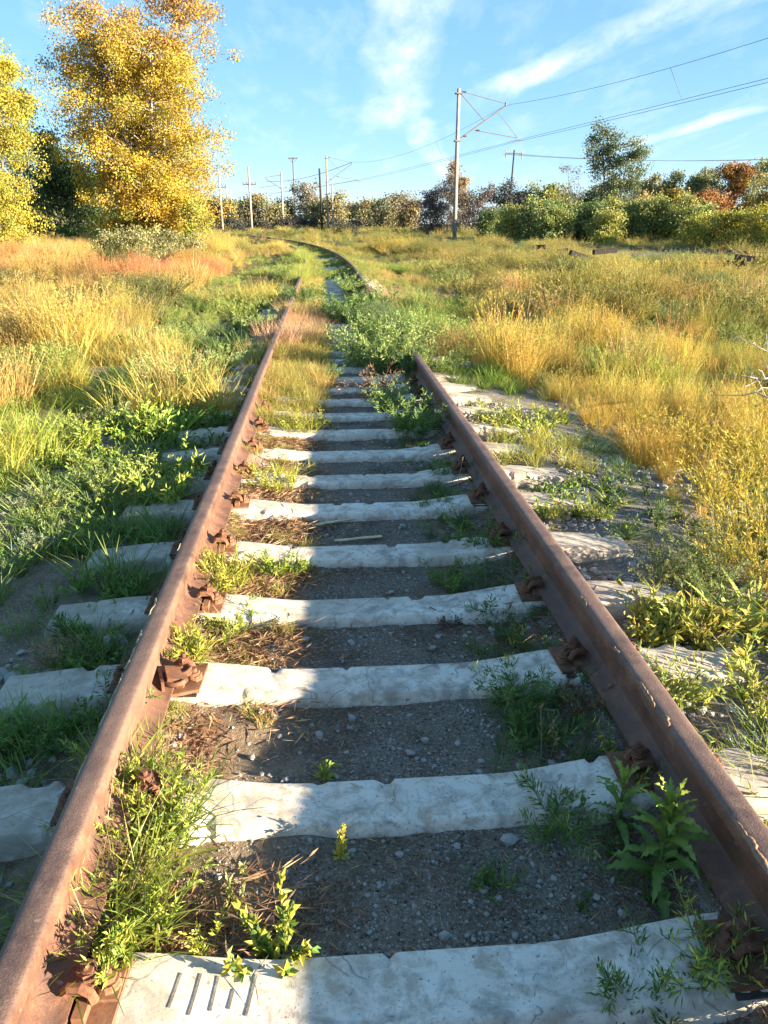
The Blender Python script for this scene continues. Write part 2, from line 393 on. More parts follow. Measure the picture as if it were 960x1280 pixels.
# ---------------------------------------------------------------- track
HALF = 0.76 + .0375          # rail centre from track centre
RAIL_B, RAIL_T = .06, .24
def sleeper_mesh(seed, marks=0):
    r = np.random.default_rng(seed)
    n = 180; xs = np.linspace(-1.37, 1.37, n); a = np.abs(xs)
    ztop = .040 * sst(.28, .72, a) - .030 * sst(1.0, 1.38, a)
    w = .088 + .016 * sst(.25, .75, a)
    prof = [(-1.30, -.17), (-1.10, -.030), (-1.03, -.010), (-.96, -.0025), (-.86, 0), (-.5, .0006), (-.15, .001), (.15, .001), (.5, .0006), (.86, 0), (.96, -.0025), (1.03, -.010), (1.10, -.030), (1.30, -.17)]
    k = len(prof); V = np.zeros((n, k, 3))
    for j, (py, pz) in enumerate(prof):
        V[:, j, 0] = xs; V[:, j, 1] = py * w; V[:, j, 2] = ztop + pz
        V[:, j, 2] += (fbm(xs * 2.5, np.full(n, j * .2), seed, 2) - .5) * .002
        if j in (1, 2, 3, 4, 9, 10, 11, 12):                       # chipped, worn arrises
            chip = sst(.74, .80, fbm(xs * 15, np.full(n, (j > 6) * 5.0), seed + 50, 2))
            s = 1 if j < 6 else -1
            V[:, j, 2] -= chip * .014 * (1.2 if j in (3, 10) else .9); V[:, j, 1] += s * chip * .006
    # rounded ends
    for e, sg in ((0, 1), (-1, -1)):
        V[e, :, 2] -= .014; V[e, :, 0] += sg * .010
    i = np.arange(n - 1)[:, None] * k + np.arange(k - 1)[None]
    F = np.stack([i, i + k, i + k + 1, i + 1], -1).reshape(-1, 4)
    ends = [np.array([np.arange(k)]), np.array([((n - 1) * k + np.arange(k))[::-1]])]
    me = mesh('sleeper_body', V.reshape(-1, 3), [F] + ends, None, True, (M_CONC,))
    me.set_sharp_from_angle(angle=R(28))
    return me

def ring(mb, c, R_, r, c_=(1, 1, 1), n=12, tilt=0, ry=1.0):
    th = np.linspace(0, 2 * np.pi, n + 1)
    P = np.stack([c[0] + R_ * np.cos(th), c[1] + R_ * np.sin(th) * ry, c[2] + R_ * np.cos(th) * tilt], -1)
    mb.tube(P, r, 6, c_)
def hexnut(mb, c, R_, h):
    mb.tube([(c[0], c[1], c[2]), (c[0], c[1], c[2] + h)], R_, 6)
def fastening_meshes():
    out = {}
    b = MB()
    b.box((-.158, -.085, 0), (.158, .085, .012)); b.box((-.105, -.08, .012), (-.08, .08, .034)); b.box((.08, -.08, .012), (.105, .08, .034))
    out['baseplate'] = b.build('baseplate', False, (M_RUST,))
    b = MB()                                                          # bent clip holding the rail foot
    P = np.array([(.056, 0, .048), (.068, 0, .060), (.092, 0, .062), (.112, 0, .050), (.118, 0, .030)])
    for y in (-.028, .028): b.tube(P + [0, y, 0], .011, 6)
    b.box((.055, -.036, .050), (.112, .036, .058))
    out['clip'] = b.build('clip', False, (M_RUST,))
    b = MB(); ring(b, (.092, 0, .066), .017, .005); ring(b, (.092, 0, .073), .017, .005, tilt=.25)
    hexnut(b, (.092, 0, .076), .019, .016); b.tube([(.092, 0, .05), (.092, 0, .106)], .009, 8)
    out['clip_bolt'] = b.build('clip_bolt', False, (M_RUST,))
    b = MB(); b.box((.106, -.034, .012), (.156, .034, .020)); ring(b, (.130, 0, .022), .021, .006); ring(b, (.130, 0, .031), .021, .006, tilt=.22)
    hexnut(b, (.130, 0, .035), .020, .016); b.tube([(.130, 0, .01), (.130, 0, .066)], .010, 8)
    out['anchor_bolt'] = b.build('anchor_bolt', False, (M_RUST,))
    b = MB(); b.box((-.15, -.098, -.008), (.15, .098, -.001)); out['rubber_pad'] = b.build('rubber_pad', False, (M_DARKIRON,))
    return out
FM = fastening_meshes()
SLEEPER_Y = [1.202, 1.784, 2.407, 2.982, 3.573, 4.205, 4.772, 5.37, 5.963, 6.565, 7.13, 7.69, 8.27, 8.85]
while SLEEPER_Y[-1] < 62: SLEEPER_Y.append(SLEEPER_Y[-1] + .585 + rng.uniform(-.02, .02))
SL_LABEL = {0: 'pale concrete sleeper with five dark strokes cut into its sunlit end beside the leafy herb',
            1: 'pale concrete sleeper with the big jagged-leaved weed growing over its shaded end',
            2: 'pale concrete sleeper beside the large twisted rusty bracket with wormwood over one end',
            3: 'pale concrete sleeper with brown litter and a dry tuft lying against its sunlit third',
            4: 'pale concrete sleeper just before the two split wood sticks',
            5: 'pale concrete sleeper just beyond the two split wood sticks'}
for _k, _w in enumerate(('second', 'third', 'fourth', 'fifth', 'sixth', 'seventh', 'eighth')):
    SL_LABEL[6 + _k] = 'pale concrete sleeper, %s one counting away beyond the two split wood sticks' % _w
SL_MESH = [sleeper_mesh(100 + i) for i in range(10)]
def stroke_mesh(segs, h=.0035, w=.004):
    b = MB()
    for (x0, y0, x1, y1) in segs:
        d = Vector((x1 - x0, y1 - y0, 0)); l = d.length; M = Matrix.Translation((x0, y0, 0)) @ d.to_track_quat('X', 'Z').to_matrix().to_4x4()
        b.box((0, -w, -.004), (l, w, h), M)
    return b
SLEEPERS = []
for i, y in enumerate(SLEEPER_Y):
    x0 = float(xc(y)); rz = -math.atan2(float(xc(y + .5)) - float(xc(y - .5)), 1.0)
    e = empty('concrete_sleeper', (x0 + rng.uniform(-.012, .012), y, rng.uniform(-.006, .006)), rz + rng.uniform(-.007, .007))
    e.rotation_euler[0] = rng.uniform(-.02, .02)
    tag(e, SL_LABEL.get(i, 'pale concrete sleeper half hidden by weeds, past the brown withered bush in the track'), 'railway sleeper', 'concrete sleepers under the rails')
    link('sleeper_body', SL_MESH[i % 10], e)
    SLEEPERS.append(e)
    if y < 11:
        for s in (-1, 1):
            bp = link('baseplate', FM['baseplate'], e, (s * HALF, rng.uniform(-.01, .01), .037), (0, 0, rng.uniform(-.05, .05)))
            link('rubber_pad', FM['rubber_pad'], bp)
            for q in (0, math.pi):
                link('clip', FM['clip'], bp, rot=(rng.uniform(-.08, .08), 0, q + rng.uniform(-.12, .12)))
                if rng.random() < .8: link('clip_bolt', FM['clip_bolt'], bp, rot=(rng.uniform(-.12, .12), rng.uniform(-.06, .06), q + rng.uniform(-.02, .02)))
                if rng.random() < .85: link('anchor_bolt', FM['anchor_bolt'], bp, (0, 0, rng.uniform(-.012, .004)), (rng.uniform(-.1, .1), 0, q + rng.uniform(-.08, .08)))
# strokes cast into the front sleeper, worn raised marks on the others (illegible in the photograph)
M_MARK = mat_plain('darker_concrete', (.20, .16, .12), (.34, .29, .23), 40, .95)  # front strokes are thin boxes in a darker concrete tone
M_RELIEF = mat_plain('worn_concrete_relief', (.42, .39, .35), (.56, .54, .50), 40, .95)
def ztop_at(x): return .040 * float(sst(.28, .72, abs(x)))
def marks(strokes, h, w, mat, sl):
    b = MB()
    for (x0, y0, x1, y1) in strokes:
        d = Vector((x1 - x0, y1 - y0, ztop_at(x1) - ztop_at(x0))); l = d.length
        M = Matrix.Translation((x0, y0, ztop_at(x0))) @ d.to_track_quat('X', 'Z').to_matrix().to_4x4()
        b.box((0, -w, -.006), (l, w, h), M)
    link('cast_mark', b.build('cast_mark', False, (mat,)), sl)
marks([(-.540, -.035, -.528, .045), (-.497, -.05, -.486, .045), (-.455, -.04, -.448, .04), (-.418, -.035, -.412, .01), (-.380, -.05, -.366, .045)], .0026, .0032, M_MARK, SLEEPERS[0])
for i, x in ((1, .02), (2, -.02), (4, .05), (5, .08), (0, .22)):
    r = random.Random(i); st = []
    for k in range(5):
        a_ = x + k * .034
        st += [(a_, -.03 + r.uniform(0, .02), a_ + r.uniform(-.004, .004), .03)]
        if r.random() < .6: st.append((a_, .028 - r.random() * .05, a_ + .02, .028 - r.random() * .05))
    marks(st, .0014, .0022, M_RELIEF, SLEEPERS[i])

def rail_profile():
    h = [(.075, 0), (.075, .010), (.030, .022), (.0115, .040), (.009, .080), (.0115, .125), (.020, .133), (.036, .139), (.0375, .150), (.0365, .170), (.0325, .1765), (.026, .1792), (.012, .180)]
    return np.array(h + [(-a, b) for a, b in h[::-1]])
def sweep(prof, ys, xoff, zoff=RAIL_B):
    ys = np.asarray(ys); cx = xc(ys); dx = xc(ys + .05) - xc(ys - .05); th = np.arctan2(dx, .1)
    k = len(prof); V = np.zeros((len(ys), k, 3))
    off = xoff + prof[:, 0][None]
    V[..., 0] = cx[:, None] + off * np.cos(th)[:, None]; V[..., 1] = ys[:, None] - off * np.sin(th)[:, None]
    V[..., 2] = zoff + prof[:, 1][None]
    return V
def build_rail(s, label):
    p = rail_profile(); k = len(p)
    ys = np.concatenate([np.arange(-1.0, 12, .12), np.arange(12, 30, .5), np.arange(30, 150, 1.5)])
    V = sweep(p, ys, s * HALF)
    n = len(ys)
    V[:, :, 2] += ((fbm(ys * .35, ys * 0, 77 + s, 2) - .5) * .012)[:, None]
    V[:, :, 0] += ((fbm(ys * .22, ys * 0, 87 + s, 2) - .5) * .016)[:, None]
    i = np.arange(n - 1)[:, None] * k + np.arange(k)[None]; i2 = np.arange(n - 1)[:, None] * k + (np.arange(k)[None] + 1) % k
    F = np.stack([i, i2, i2 + k, i + k], -1).reshape(-1, 4)
    C = np.zeros((n, k, 3)); C[:, (p[:, 1] > .1745), 0] = 1.0
    me = mesh('rail', V.reshape(-1, 3), [F, np.array([np.arange(k)[::-1]]), np.array([(n - 1) * k + np.arange(k)])], C.reshape(-1, 3), True, (M_RAIL,))
    try: me.set_sharp_from_angle(angle=R(38))
    except Exception: pass
    o = link('rail', me); tag(o, label, 'rail', 'rails of the overgrown track')
    return o
RAIL_L = build_rail(-1, 'sunlit rusty steel rail with pale ragged crust along its outer top edge')
RAIL_Rt = build_rail(1, 'rusty steel rail with dark shaded inner face, clods on its running edge')

def flake(seed, L, W, H):
    """ragged crust along a rail edge"""
    r = np.random.default_rng(seed); n = max(8, int(L / .008)); k = 5
    t = np.linspace(0, 1, n); env = np.sin(np.pi * t) ** .35
    wl = (fbm(t * L * 45, t * 0, seed, 4)) * 1.5 * env * W
    V = np.zeros((n, k, 3)); f = np.linspace(0, 1, k)
    V[..., 0] = (f[None] * wl[:, None]) + ((fbm(t * L * 20, t * 0 + 9, seed, 3) - .5) * W * .5)[:, None]
    V[..., 1] = (t * L)[:, None]
    V[..., 2] = np.sin(np.pi * np.clip(f, .04, 1))[None] * (H * (.4 + fbm(t * L * 90, t * 0 + 3, seed, 2)))[:, None] * env[:, None]
    i = np.arange(n - 1)[:, None] * k + np.arange(k - 1)[None]
    F = np.stack([i, i + 1, i + k + 1, i + k], -1).reshape(-1, 4)
    return mesh('edge_crust', V.reshape(-1, 3), F, None, True, (M_FLAKE,))
M_CLOD = mat_plain('brown_clod', (.16, .09, .055), (.30, .19, .11), 70, .95)
for j, (y, L, W) in enumerate(((1.85, .16, .018), (2.02, .12, .018), (2.16, .14, .022), (2.32, .10, .02), (2.50, .16, .016), (1.62, .12, .012), (3.1, .09, .012))):
    link('edge_crust', flake(j, L, W, .004), RAIL_L, (-HALF - .036, y, RAIL_T - .0045))  # pale yellowish ragged strips along the lip of the outer top edge
link('mud_spot', flake(31, .05, .03, .003), RAIL_L, (-HALF - .014, 1.52, RAIL_T - .001))
for j, (y, L, W) in enumerate(((1.22, .17, .026), (1.74, .06, .036), (1.83, .15, .026), (2.13, .05, .03), (2.46, .10, .020))):
    o = link('mud_clod', flake(40 + j, L, W, .011), RAIL_Rt, (HALF - .036, y, RAIL_T - .0065)); o.data.materials[0] = M_CLOD

# ---------------------------------------------------------------- overhead line
def ground_xy(p): return (p[0], p[1], float(gz(p[0], p[1])))
LINE = [at(1010, 6.0), at(616, 63), at(437, 119), at(333, 172)]      # axis of the electrified track
def line_pt(t):
    """point on that axis; t in spans"""
    i = int(min(max(math.floor(t), 0), len(LINE) - 2)); f = t - i
    return Vector((LINE[i][0] * (1 - f) + LINE[i + 1][0] * f, LINE[i][1] * (1 - f) + LINE[i + 1][1] * f, 0))
LA = (Vector((*LINE[1], 0)) - Vector((*LINE[2], 0))).normalized()
NEARP = Vector((*LINE[1], 0)) + LA * 56
LINE[0] = (NEARP.x, NEARP.y)
ARM = Vector((-LA.y, LA.x, 0)); ARM = ARM if ARM.x > 0 else -ARM       # towards the track from a mast on its left
BED_Z = .22

def build_bed():
    n = 90; ts = np.linspace(-.35, 3.0, n)
    prof = [(-4.6, -.9), (-2.6, -.1), (-1.9, 0), (0, .03), (1.9, 0), (2.6, -.1), (4.6, -.9)]
    V = []
    for t in ts:
        if t < 0: c = Vector((*LINE[0], 0)) + LA * (-t * 56)
        else: c = line_pt(t)
        for (o, z) in prof: 
            p = c + ARM * o; V.append((p.x, p.y, BED_Z + z + (random.random() - .5) * .06))
    k = len(prof); i = np.arange(n - 1)[:, None] * k + np.arange(k - 1)[None]
    F = np.stack([i, i + 1, i + k + 1, i + k], -1).reshape(-1, 4)
    m = mat_plain('pink_ballast', (.20, .145, .12), (.40, .31, .27), 5, .95)
    kind(link('ballast_bed', mesh('ballast_bed', np.array(V), F, None, True, (m,))), 'structure')
    for s, lab in ((-1, 'dark rail on the pinkish ballast below the overhead wires, side of the concrete masts'), (1, 'dark rail on the pinkish ballast below the overhead wires, side of the willow bushes')):
        b = MB(); P = []
        for t in np.linspace(0, 3, 40):
            p = line_pt(t) + ARM * s * .78; P.append((p.x, p.y, BED_Z + .12))
        b.tube(P, .075, 4)
        tag(link('rail', b.build('rail', False, (M_DARKIRON,))), lab, 'rail', 'rails below the overhead wires')
build_bed()

def beam(b, p, q, r, n=6): b.tube([p, q], r, n)
def mast(base, h, label, arm=True, r=.17, armdir=1, name='overhead_line_mast', zb=0.0, mat=None, group='concrete masts of the overhead line', sc=1.0):
    e = empty(name, (base[0], base[1], zb), math.atan2(ARM.y, ARM.x) if armdir > 0 else math.atan2(-ARM.y, -ARM.x))
    tag(e, label, 'mast', group)
    b = MB(); b.tube([(0, 0, -.6), (0, 0, h * .5), (0, 0, h)], [r, r * .86, r * .7], 14)
    link('pole', b.build('pole', True, (mat or M_POLE,)), e)
    if arm:
        b = MB(); beam(b, (.1, 0, h - .15), (3.65, 0, h - .85), .028); link('tie_rod', b.build('tie_rod', False, (M_STEEL,)), e)
        b = MB(); beam(b, (.1, 0, h - 3.3), (3.65, 0, h - 1.0), .055); beam(b, (3.62, 0, h - 1.05), (3.66, 0, h - .75), .06); link('bracket_tube', b.build('bracket_tube', False, (M_STEEL,)), e)
        b = MB(); beam(b, (.1, 0, h - .25), (2.05, 0, h - 2.02), .03); link('brace', b.build('brace', False, (M_STEEL,)), e)
        b = MB(); beam(b, (1.3, 0, h - 2.65), (4.7, 0, h - 3.1), .032); beam(b, (3.07, 0, h - 1.45), (4.7, 0, h - 3.08), .018); link('registration_arm', b.build('registration_arm', False, (M_STEEL,)), e)
        b = MB(); b.tube([(3.9, 0, h - 3.42), (4.5, 0, h - 3.28), (5.2, 0, h - 3.25)], .024, 5); link('steady_arm', b.build('steady_arm', False, (M_STEEL,)), e)
        for (x, z) in ((.32, h - .2), (.45, h - 3.07), (1.45, h - 2.67)):
            b = MB()
            for k in range(4): b.tube([(x + k * .07, 0, z), (x + k * .07 + .03, 0, z)], [.075, .06], 8)
            link('insulator', b.build('insulator', False, (M_INSUL,)), e)
        b = MB(); b.box((-.24, -.22, h - .35), (.24, .22, h - .27)); b.box((-.22, -.2, h - 3.45), (.22, .2, h - 3.35)); link('clamp_band', b.build('clamp_band', False, (M_STEEL,)), e)
    return e
mz = .1
for (t, lab) in ((1, 'tall concrete mast with a triangular wire bracket, standing alone in the dry grass'), (2, 'tall concrete mast with a wire bracket, next to a short leaning prop pole')):
    c = line_pt(t) - ARM * 3.15
    if t == 1: M1 = c
    mast((c.x, c.y), 10.5 if t == 1 else 10.2, lab, zb=mz if t == 1 else .2)
c0 = Vector((*LINE[0], 0)) - ARM * 3.15
mast((c0.x, c0.y), 10.4, 'concrete mast with a wire bracket beside the ballast, carrying the wires over the dry field', zb=mz)
# the other poles far along the line
def plain_pole(xpx, D, ytop, r, label, cross=None, mat=None, cat='pole', name='concrete_pole', lean=0):
    zt = CAM_Z + (279 - ytop) * D / 1097
    p = at(xpx, D); zb = float(gz(*p)) - .3
    e = empty(name, (p[0], p[1], zb), -YAW); tag(e, label, cat, 'poles along the far line')
    e.rotation_euler[1] = lean
    b = MB(); b.tube([(0, 0, 0), (0, 0, zt - zb)], [r, r * .65], 9); link('pole', b.build('pole', True, (mat or M_POLE,)), e)
    H = zt - zb
    if cross == 'bar':
        b = MB(); b.box((-1.2, -.07, H - 3.0), (1.2, .07, H - 2.8)); link('cross_arm', b.build('cross_arm', False, (M_STEEL,)), e)
        b = MB()
        for x in (-1.1, -.5, .5, 1.1): b.tube([(x, 0, H - 2.8), (x, 0, H - 2.45)], .07, 6)
        link('insulator', b.build('insulator', False, (M_INSUL,)), e)
    if cross == 'left':
        b = MB(); beam(b, (0, 0, H - .6), (-3.4, 0, H - 1.1), .05); beam(b, (0, 0, H - 3.3), (-3.4, 0, H - 1.2), .07); beam(b, (-1.2, 0, H - 2.6), (-4.8, 0, H - 3.1), .05)
        link('wire_bracket', b.build('wire_bracket', False, (M_STEEL,)), e)
    if cross == 'lamp':
        b = MB(); b.box((-1.5, -.35, H - .35), (1.5, .35, H - .05)); beam(b, (-1.3, 0, H - .3), (0, 0, H - 1.6), .07); beam(b, (1.3, 0, H - .3), (0, 0, H - 1.6), .07)
        link('lamp_platform', b.build('lamp_platform', False, (M_STEEL,)), e)
    if cross == 'tops':
        b = MB(); b.box((-1.0, -.06, H - .45), (1.0, .06, H - .33)); link('cross_arm', b.build('cross_arm', False, (M_STEEL,)), e)
        b = MB()
        for x in (-.95, .95): b.tube([(x, 0, H - .95), (x, 0, H - .05)], .06, 6)
        link('insulator', b.build('insulator', False, (M_INSUL,)), e)
    return e
plain_pole(278.5, 168, 216, .26, 'pale concrete pole with a small cross-arm, next to the golden tree', 'bar')
plain_pole(286.5, 215, 231, .27, 'pale concrete pole, tallest of the two bare ones beyond the golden tree')
plain_pole(291, 255, 238, .27, 'short pale concrete pole with a white box at its foot')
plain_pole(315, 150, 210, .25, 'pale concrete pole with a narrow top mast and a cross-arm', 'bar')
plain_pole(354.5, 174, 216, .26, 'pale concrete pole with a wire bracket reaching out from its top', 'left')
plain_pole(369.5, 270, 199, .34, 'tall thin grey mast with a floodlight platform on top', 'lamp', M_STEEL, 'floodlight mast', 'floodlight_mast')
plain_pole(384, 240, 251, .22, 'short pale post standing before the far grove')
plain_pole(403, 117.5, 212, .19, 'dark prop pole standing against the bracketed concrete mast', None, M_TAR, lean=R(-1.2))
plain_pole(416.5, 117, 231, .15, 'thin short pale pole beside the bracketed concrete mast')
plain_pole(633.5, 100, 190, .13, 'dark wooden pole with a small cross-arm above the purple bushes', 'tops', M_TAR, 'pole', 'wooden_pole', R(2.0))
p = at(293.5, 250); b = MB(); b.box((-.5, -.4, 0), (.5, .4, 1.5)); b.box((-.56, -.46, 1.5), (.56, .46, 1.62))
tag(link('equipment_box', b.build('equipment_box', False, (mat_plain('white_paint', (.6, .6, .58), (.75, .75, .73), 4, .6, .1),)), loc=(p[0], p[1], .4)), 'small white equipment box at the foot of a far pole', 'box')

def wire(label, P, r=.011, name='overhead_wire'):
    b = MB(); b.tube(P, r, 4); o = link(name, b.build(name, True, (M_WIRE,)))
    return tag(o, label, 'wire', 'overhead wires')
def span(off, z0, zs, t0, t1, n=28, dz=0):
    P = []
    for t in np.linspace(t0, t1, n):
        p = line_pt(t) + ARM * off; f = t - math.floor(t) if t < t1 else (t1 - math.floor(t1 - 1e-6)); P.append((p.x, p.y, z0 - zs * 4 * f * (1 - f)))
    return P
ZT = 10.5 + mz - .95; ZC = 10.5 + mz - 3.28
wire('sagging carrier wire hung from the bracket tips, highest of the line', span(.5, ZT, 1.1, 0, 2, 60))
wire('straight contact wire held by the steady arm below the carrier wire', span(1.5, ZC + .03, .05, 0, 2, 60))
wire('second contact wire a little lower beside the first one', span(1.15, ZC - .14, .12, 0, 2, 60))
wire('carrier wire between the two farthest bracketed masts', span(.5, ZT, .8, 2, 3, 24), .035)
wire('contact wire between the two farthest bracketed masts', span(1.3, ZC, .1, 2, 3, 24), .035)
for t in (.30, .62, 1.3, 1.7):
    f = t % 1; p = line_pt(t); a = p + ARM * .5; c = p + ARM * 1.3
    wire('thin dropper wire hanging between carrier wire and contact wire', [(a.x, a.y, ZT - 1.1 * 4 * f * (1 - f)), (c.x, c.y, ZC)], .013, 'dropper_wire')
pa, pb = at(633, 100), at(1150, 92)
for dz, dx in ((0, -.9), (0, .9)):
    z = CAM_Z + (279 - 193) * 100 / 1097
    P = [(pa[0] + dx + (pb[0] - pa[0]) * f, pa[1] + (pb[1] - pa[1]) * f, z - .2 - 1.6 * 4 * f * (1 - f) * .6) for f in np.linspace(0, 1, 20)]
    wire('faint wire running from the wooden pole over the autumn trees', P, .022)

# ---------------------------------------------------------------- trees and bushes
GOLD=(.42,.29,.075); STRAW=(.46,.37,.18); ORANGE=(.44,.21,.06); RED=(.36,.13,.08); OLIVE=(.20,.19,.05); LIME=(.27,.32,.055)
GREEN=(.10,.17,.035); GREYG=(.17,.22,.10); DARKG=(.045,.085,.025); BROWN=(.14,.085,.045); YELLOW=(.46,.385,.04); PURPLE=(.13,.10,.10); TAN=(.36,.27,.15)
def pick_cols(r, n, cols, jit=.18):
    w = np.array([c[1] for c in cols], float); w /= w.sum(); C = np.array([c[0] for c in cols])
    i = r.choice(len(cols), n, p=w)
    return C[i] * (1 + r.normal(0, jit, (n, 1))).clip(.5, 1.6) * (1 + r.normal(0, .05, (n, 3)))
def leaf_quads(r, P, D, L, W, C, fold=.25):
    """diamond leaves at P pointing along D"""
    n = len(P); D = D / (np.linalg.norm(D, axis=1)[:, None] + 1e-9)
    A = np.cross(D, r.normal(0, 1, (n, 3))); A /= np.linalg.norm(A, axis=1)[:, None] + 1e-9; Nn = np.cross(D, A)
    L = np.broadcast_to(L, (n,))[:, None]; W = np.broadcast_to(W, (n,))[:, None]
    V = np.stack([P, P + D * L * .45 + A * W * .5 + Nn * W * fold, P + D * L, P + D * L * .45 - A * W * .5 + Nn * W * fold], 1)
    F = np.arange(n * 4).reshape(n, 4)
    return V.reshape(-1, 3), F, np.repeat(C, 4, 0)
def make_tree(name, label, cat, base, H, rx, cols, nleaf, lsize, group=None, seed=0, crown0=.12, stems=1, shape='oval', rt=.12,
              bark=None, nl=None, clump=.5, topcols=None, zb=None, bare=False, cl_r=None):
    r = np.random.default_rng(seed)
    zb = float(gz(*base)) if zb is None else zb
    e = empty(name, (base[0], base[1], zb), r.uniform(0, 6.28)); tag(e, label, cat, group)
    tb = MB(); tips = []
    nl = nl or int(10 + H * 2.2)
    for s in range(stems):
        a = r.uniform(0, 6.28) if stems == 1 else s * 6.28 / stems + r.uniform(-.5, .5)
        spread = 0 if stems == 1 else rx * .42
        hs = H * (.95 if s == 0 else r.uniform(.72, .97)); k = 9
        t = np.linspace(0, 1, k)
        base_o = 0 if stems == 1 else min(.25, rx * .1)
        ax = np.cos(a) * (base_o + spread * t ** 1.2) + np.cumsum(r.normal(0, .02 * H * .1, k)); ay = np.sin(a) * (base_o + spread * t ** 1.2) + np.cumsum(r.normal(0, .02 * H * .1, k))
        P = np.stack([ax, ay, -.3 + (hs + .3) * t], -1); rad = rt * (1 - t * .93) * (1.0 if s == 0 else .8)
        tb.tube(P, rad, 7)
        for q in range(nl // stems):
            f = r.uniform(crown0, .97) if not bare else r.uniform(.08, .9)
            p0 = np.array([np.interp(f, t, P[:, i]) for i in range(3)])
            if shape == 'oval': env = math.sqrt(max(.02, 1 - ((f - .42) / .60) ** 2))
            elif shape == 'poplar': env = max(.12, min(1, (1.02 - f) * 2.0)) * (.6 + .4 * min(1, f / .25))
            elif shape == 'cone': env = max(.1, 1 - f) * 1.25
            elif shape == 'dome': env = math.sqrt(max(.03, 1 - f ** 2.2))
            else: env = 1.0
            ang = r.uniform(0, 6.28); ln = rx * env * r.uniform(.55, 1.08) * (.75 if stems > 1 else 1); up = r.uniform(.25, .9) if shape != 'poplar' else r.uniform(.7, 1.5)
            d = np.array([math.cos(ang), math.sin(ang), up]); d /= np.linalg.norm(d[:2]); kk = 5; tt = np.linspace(0, 1, kk)[:, None]
            Q = p0 + d * ln * tt * np.array([1, 1, .62]) + np.cumsum(r.normal(0, ln * .035, (kk, 3)), 0) * tt - np.array([0, 0, 1]) * ln * .12 * tt ** 2
            Q[:, 2] = np.minimum(Q[:, 2], H * 1.02)
            tb.tube(Q, np.linspace(max(.012, rad[0] * .28 * (1 - f * .6)), .006, kk), 4, cap=False)
            w = r.uniform(.25, 1, 4)
            for ww in (.35, .6, .8, 1.0):
                c = np.array([np.interp(ww, tt[:, 0], Q[:, i]) for i in range(3)]) + r.normal(0, ln * .07, 3)
                tips.append((*c, .45 + .55 * ww))
                if bare:
                    for _ in range(3):
                        d2 = r.normal(0, 1, 3) + d; d2[2] = abs(d2[2]) + .4; d2 /= np.linalg.norm(d2); l2 = ln * r.uniform(.2, .5)
                        tb.tube([c, c + d2 * l2 * .5 + r.normal(0, .03, 3), c + d2 * l2], [.012, .009, .004], 3, cap=False)
    link('trunk', tb.build('trunk', True, (bark or M_BARK,)), e)
    tips = np.array(tips)
    wts = tips[:, 3] * r.uniform(.25, 1.5, len(tips)); wts /= wts.sum()
    i = r.choice(len(tips), nleaf, p=wts)
    cr = cl_r if cl_r else max(.18, rx * .17)
    P = tips[i, :3] + np.clip(r.normal(0, 1, (nleaf, 3)), -1.7, 1.7) * cr * np.array([1, 1, .8]) * r.uniform(.6, 1.25, len(tips))[i][:, None]
    P[:, 2] = np.maximum(P[:, 2], .03 * H)
    base_c = pick_cols(r, len(tips), cols, .16)[i]
    if topcols is not None:
        tc, fn = topcols; m = fn(P, H, rx, r); base_c = np.where(m[:, None], pick_cols(r, nleaf, tc, .15), base_c)
    C = base_c * (1 + r.normal(0, .16, (nleaf, 1))).clip(.55, 1.5)
    D = r.normal(0, 1, (nleaf, 3)); D[:, 2] -= .35
    L = lsize * r.uniform(.7, 1.35, nleaf)
    V, F, CC = leaf_quads(r, P, D, L, L * .72, C)
    o = link('crown', mesh('crown', V, F, CC, False, (M_PLANT,)), e); o['tint'] = (1., 1., 1.)
    return e
# the golden tree and its neighbours on the left
def redside(P, H, rx, r):
    a = P[:, 2] / H + r.normal(0, .10, len(P)); return a > .80
GT = at(194, 50)
e = make_tree('golden_tree', 'tall golden yellow autumn tree with rusty upper twigs, left of the poles', 'tree', GT, 14.9, 5.5,
          [((.48,.345,.03), 4), ((.40,.27,.045), 2), ((.45,.32,.03), 3), ((.31,.30,.05), 1.3)], 140000, .115, None, 3, .03, 5, 'oval', .24, M_BARK_PALE, 420, zb=-.1,
          topcols=([((.46,.25,.06), 2), ((.38,.20,.09), 1.2), (GOLD, 1.5)], redside), cl_r=.34)
e.rotation_euler[2] = .6
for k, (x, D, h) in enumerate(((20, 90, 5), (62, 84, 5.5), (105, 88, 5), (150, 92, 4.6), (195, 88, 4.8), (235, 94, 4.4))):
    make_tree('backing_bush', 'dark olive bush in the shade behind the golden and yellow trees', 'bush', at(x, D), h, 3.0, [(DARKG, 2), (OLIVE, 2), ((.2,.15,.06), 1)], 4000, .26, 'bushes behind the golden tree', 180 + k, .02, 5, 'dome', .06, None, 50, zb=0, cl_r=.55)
make_tree('yellow_tree', 'bright yellow leafy tree, smaller than the golden one, before dark green trees', 'tree', at(2, 42), 10.7, 2.7,
          [(YELLOW, 4), ((.40,.33,.035), 3), ((.30,.30,.05), 2)], 42000, .105, None, 5, .04, 3, 'oval', .13, None, 170, zb=-.1, cl_r=.27)
make_tree('green_tree', 'dark green leafy tree squeezed between the yellow and the golden tree', 'tree', at(98, 56), 7.2, 2.4,
          [(DARKG, 3), (GREEN, 3), (GREYG, 1)], 12000, .17, None, 8, .04, 3, 'oval', .12, None, 70, zb=0, cl_r=.45)
make_tree('green_tree', 'tall dark green tree with thin upper branches behind the yellow tree', 'tree', at(46, 62), 10.8, 2.5,
          [(DARKG, 3), (GREEN, 2), (OLIVE, 1)], 9000, .18, None, 9, .1, 2, 'poplar', .13, None, 60, zb=0, cl_r=.42)
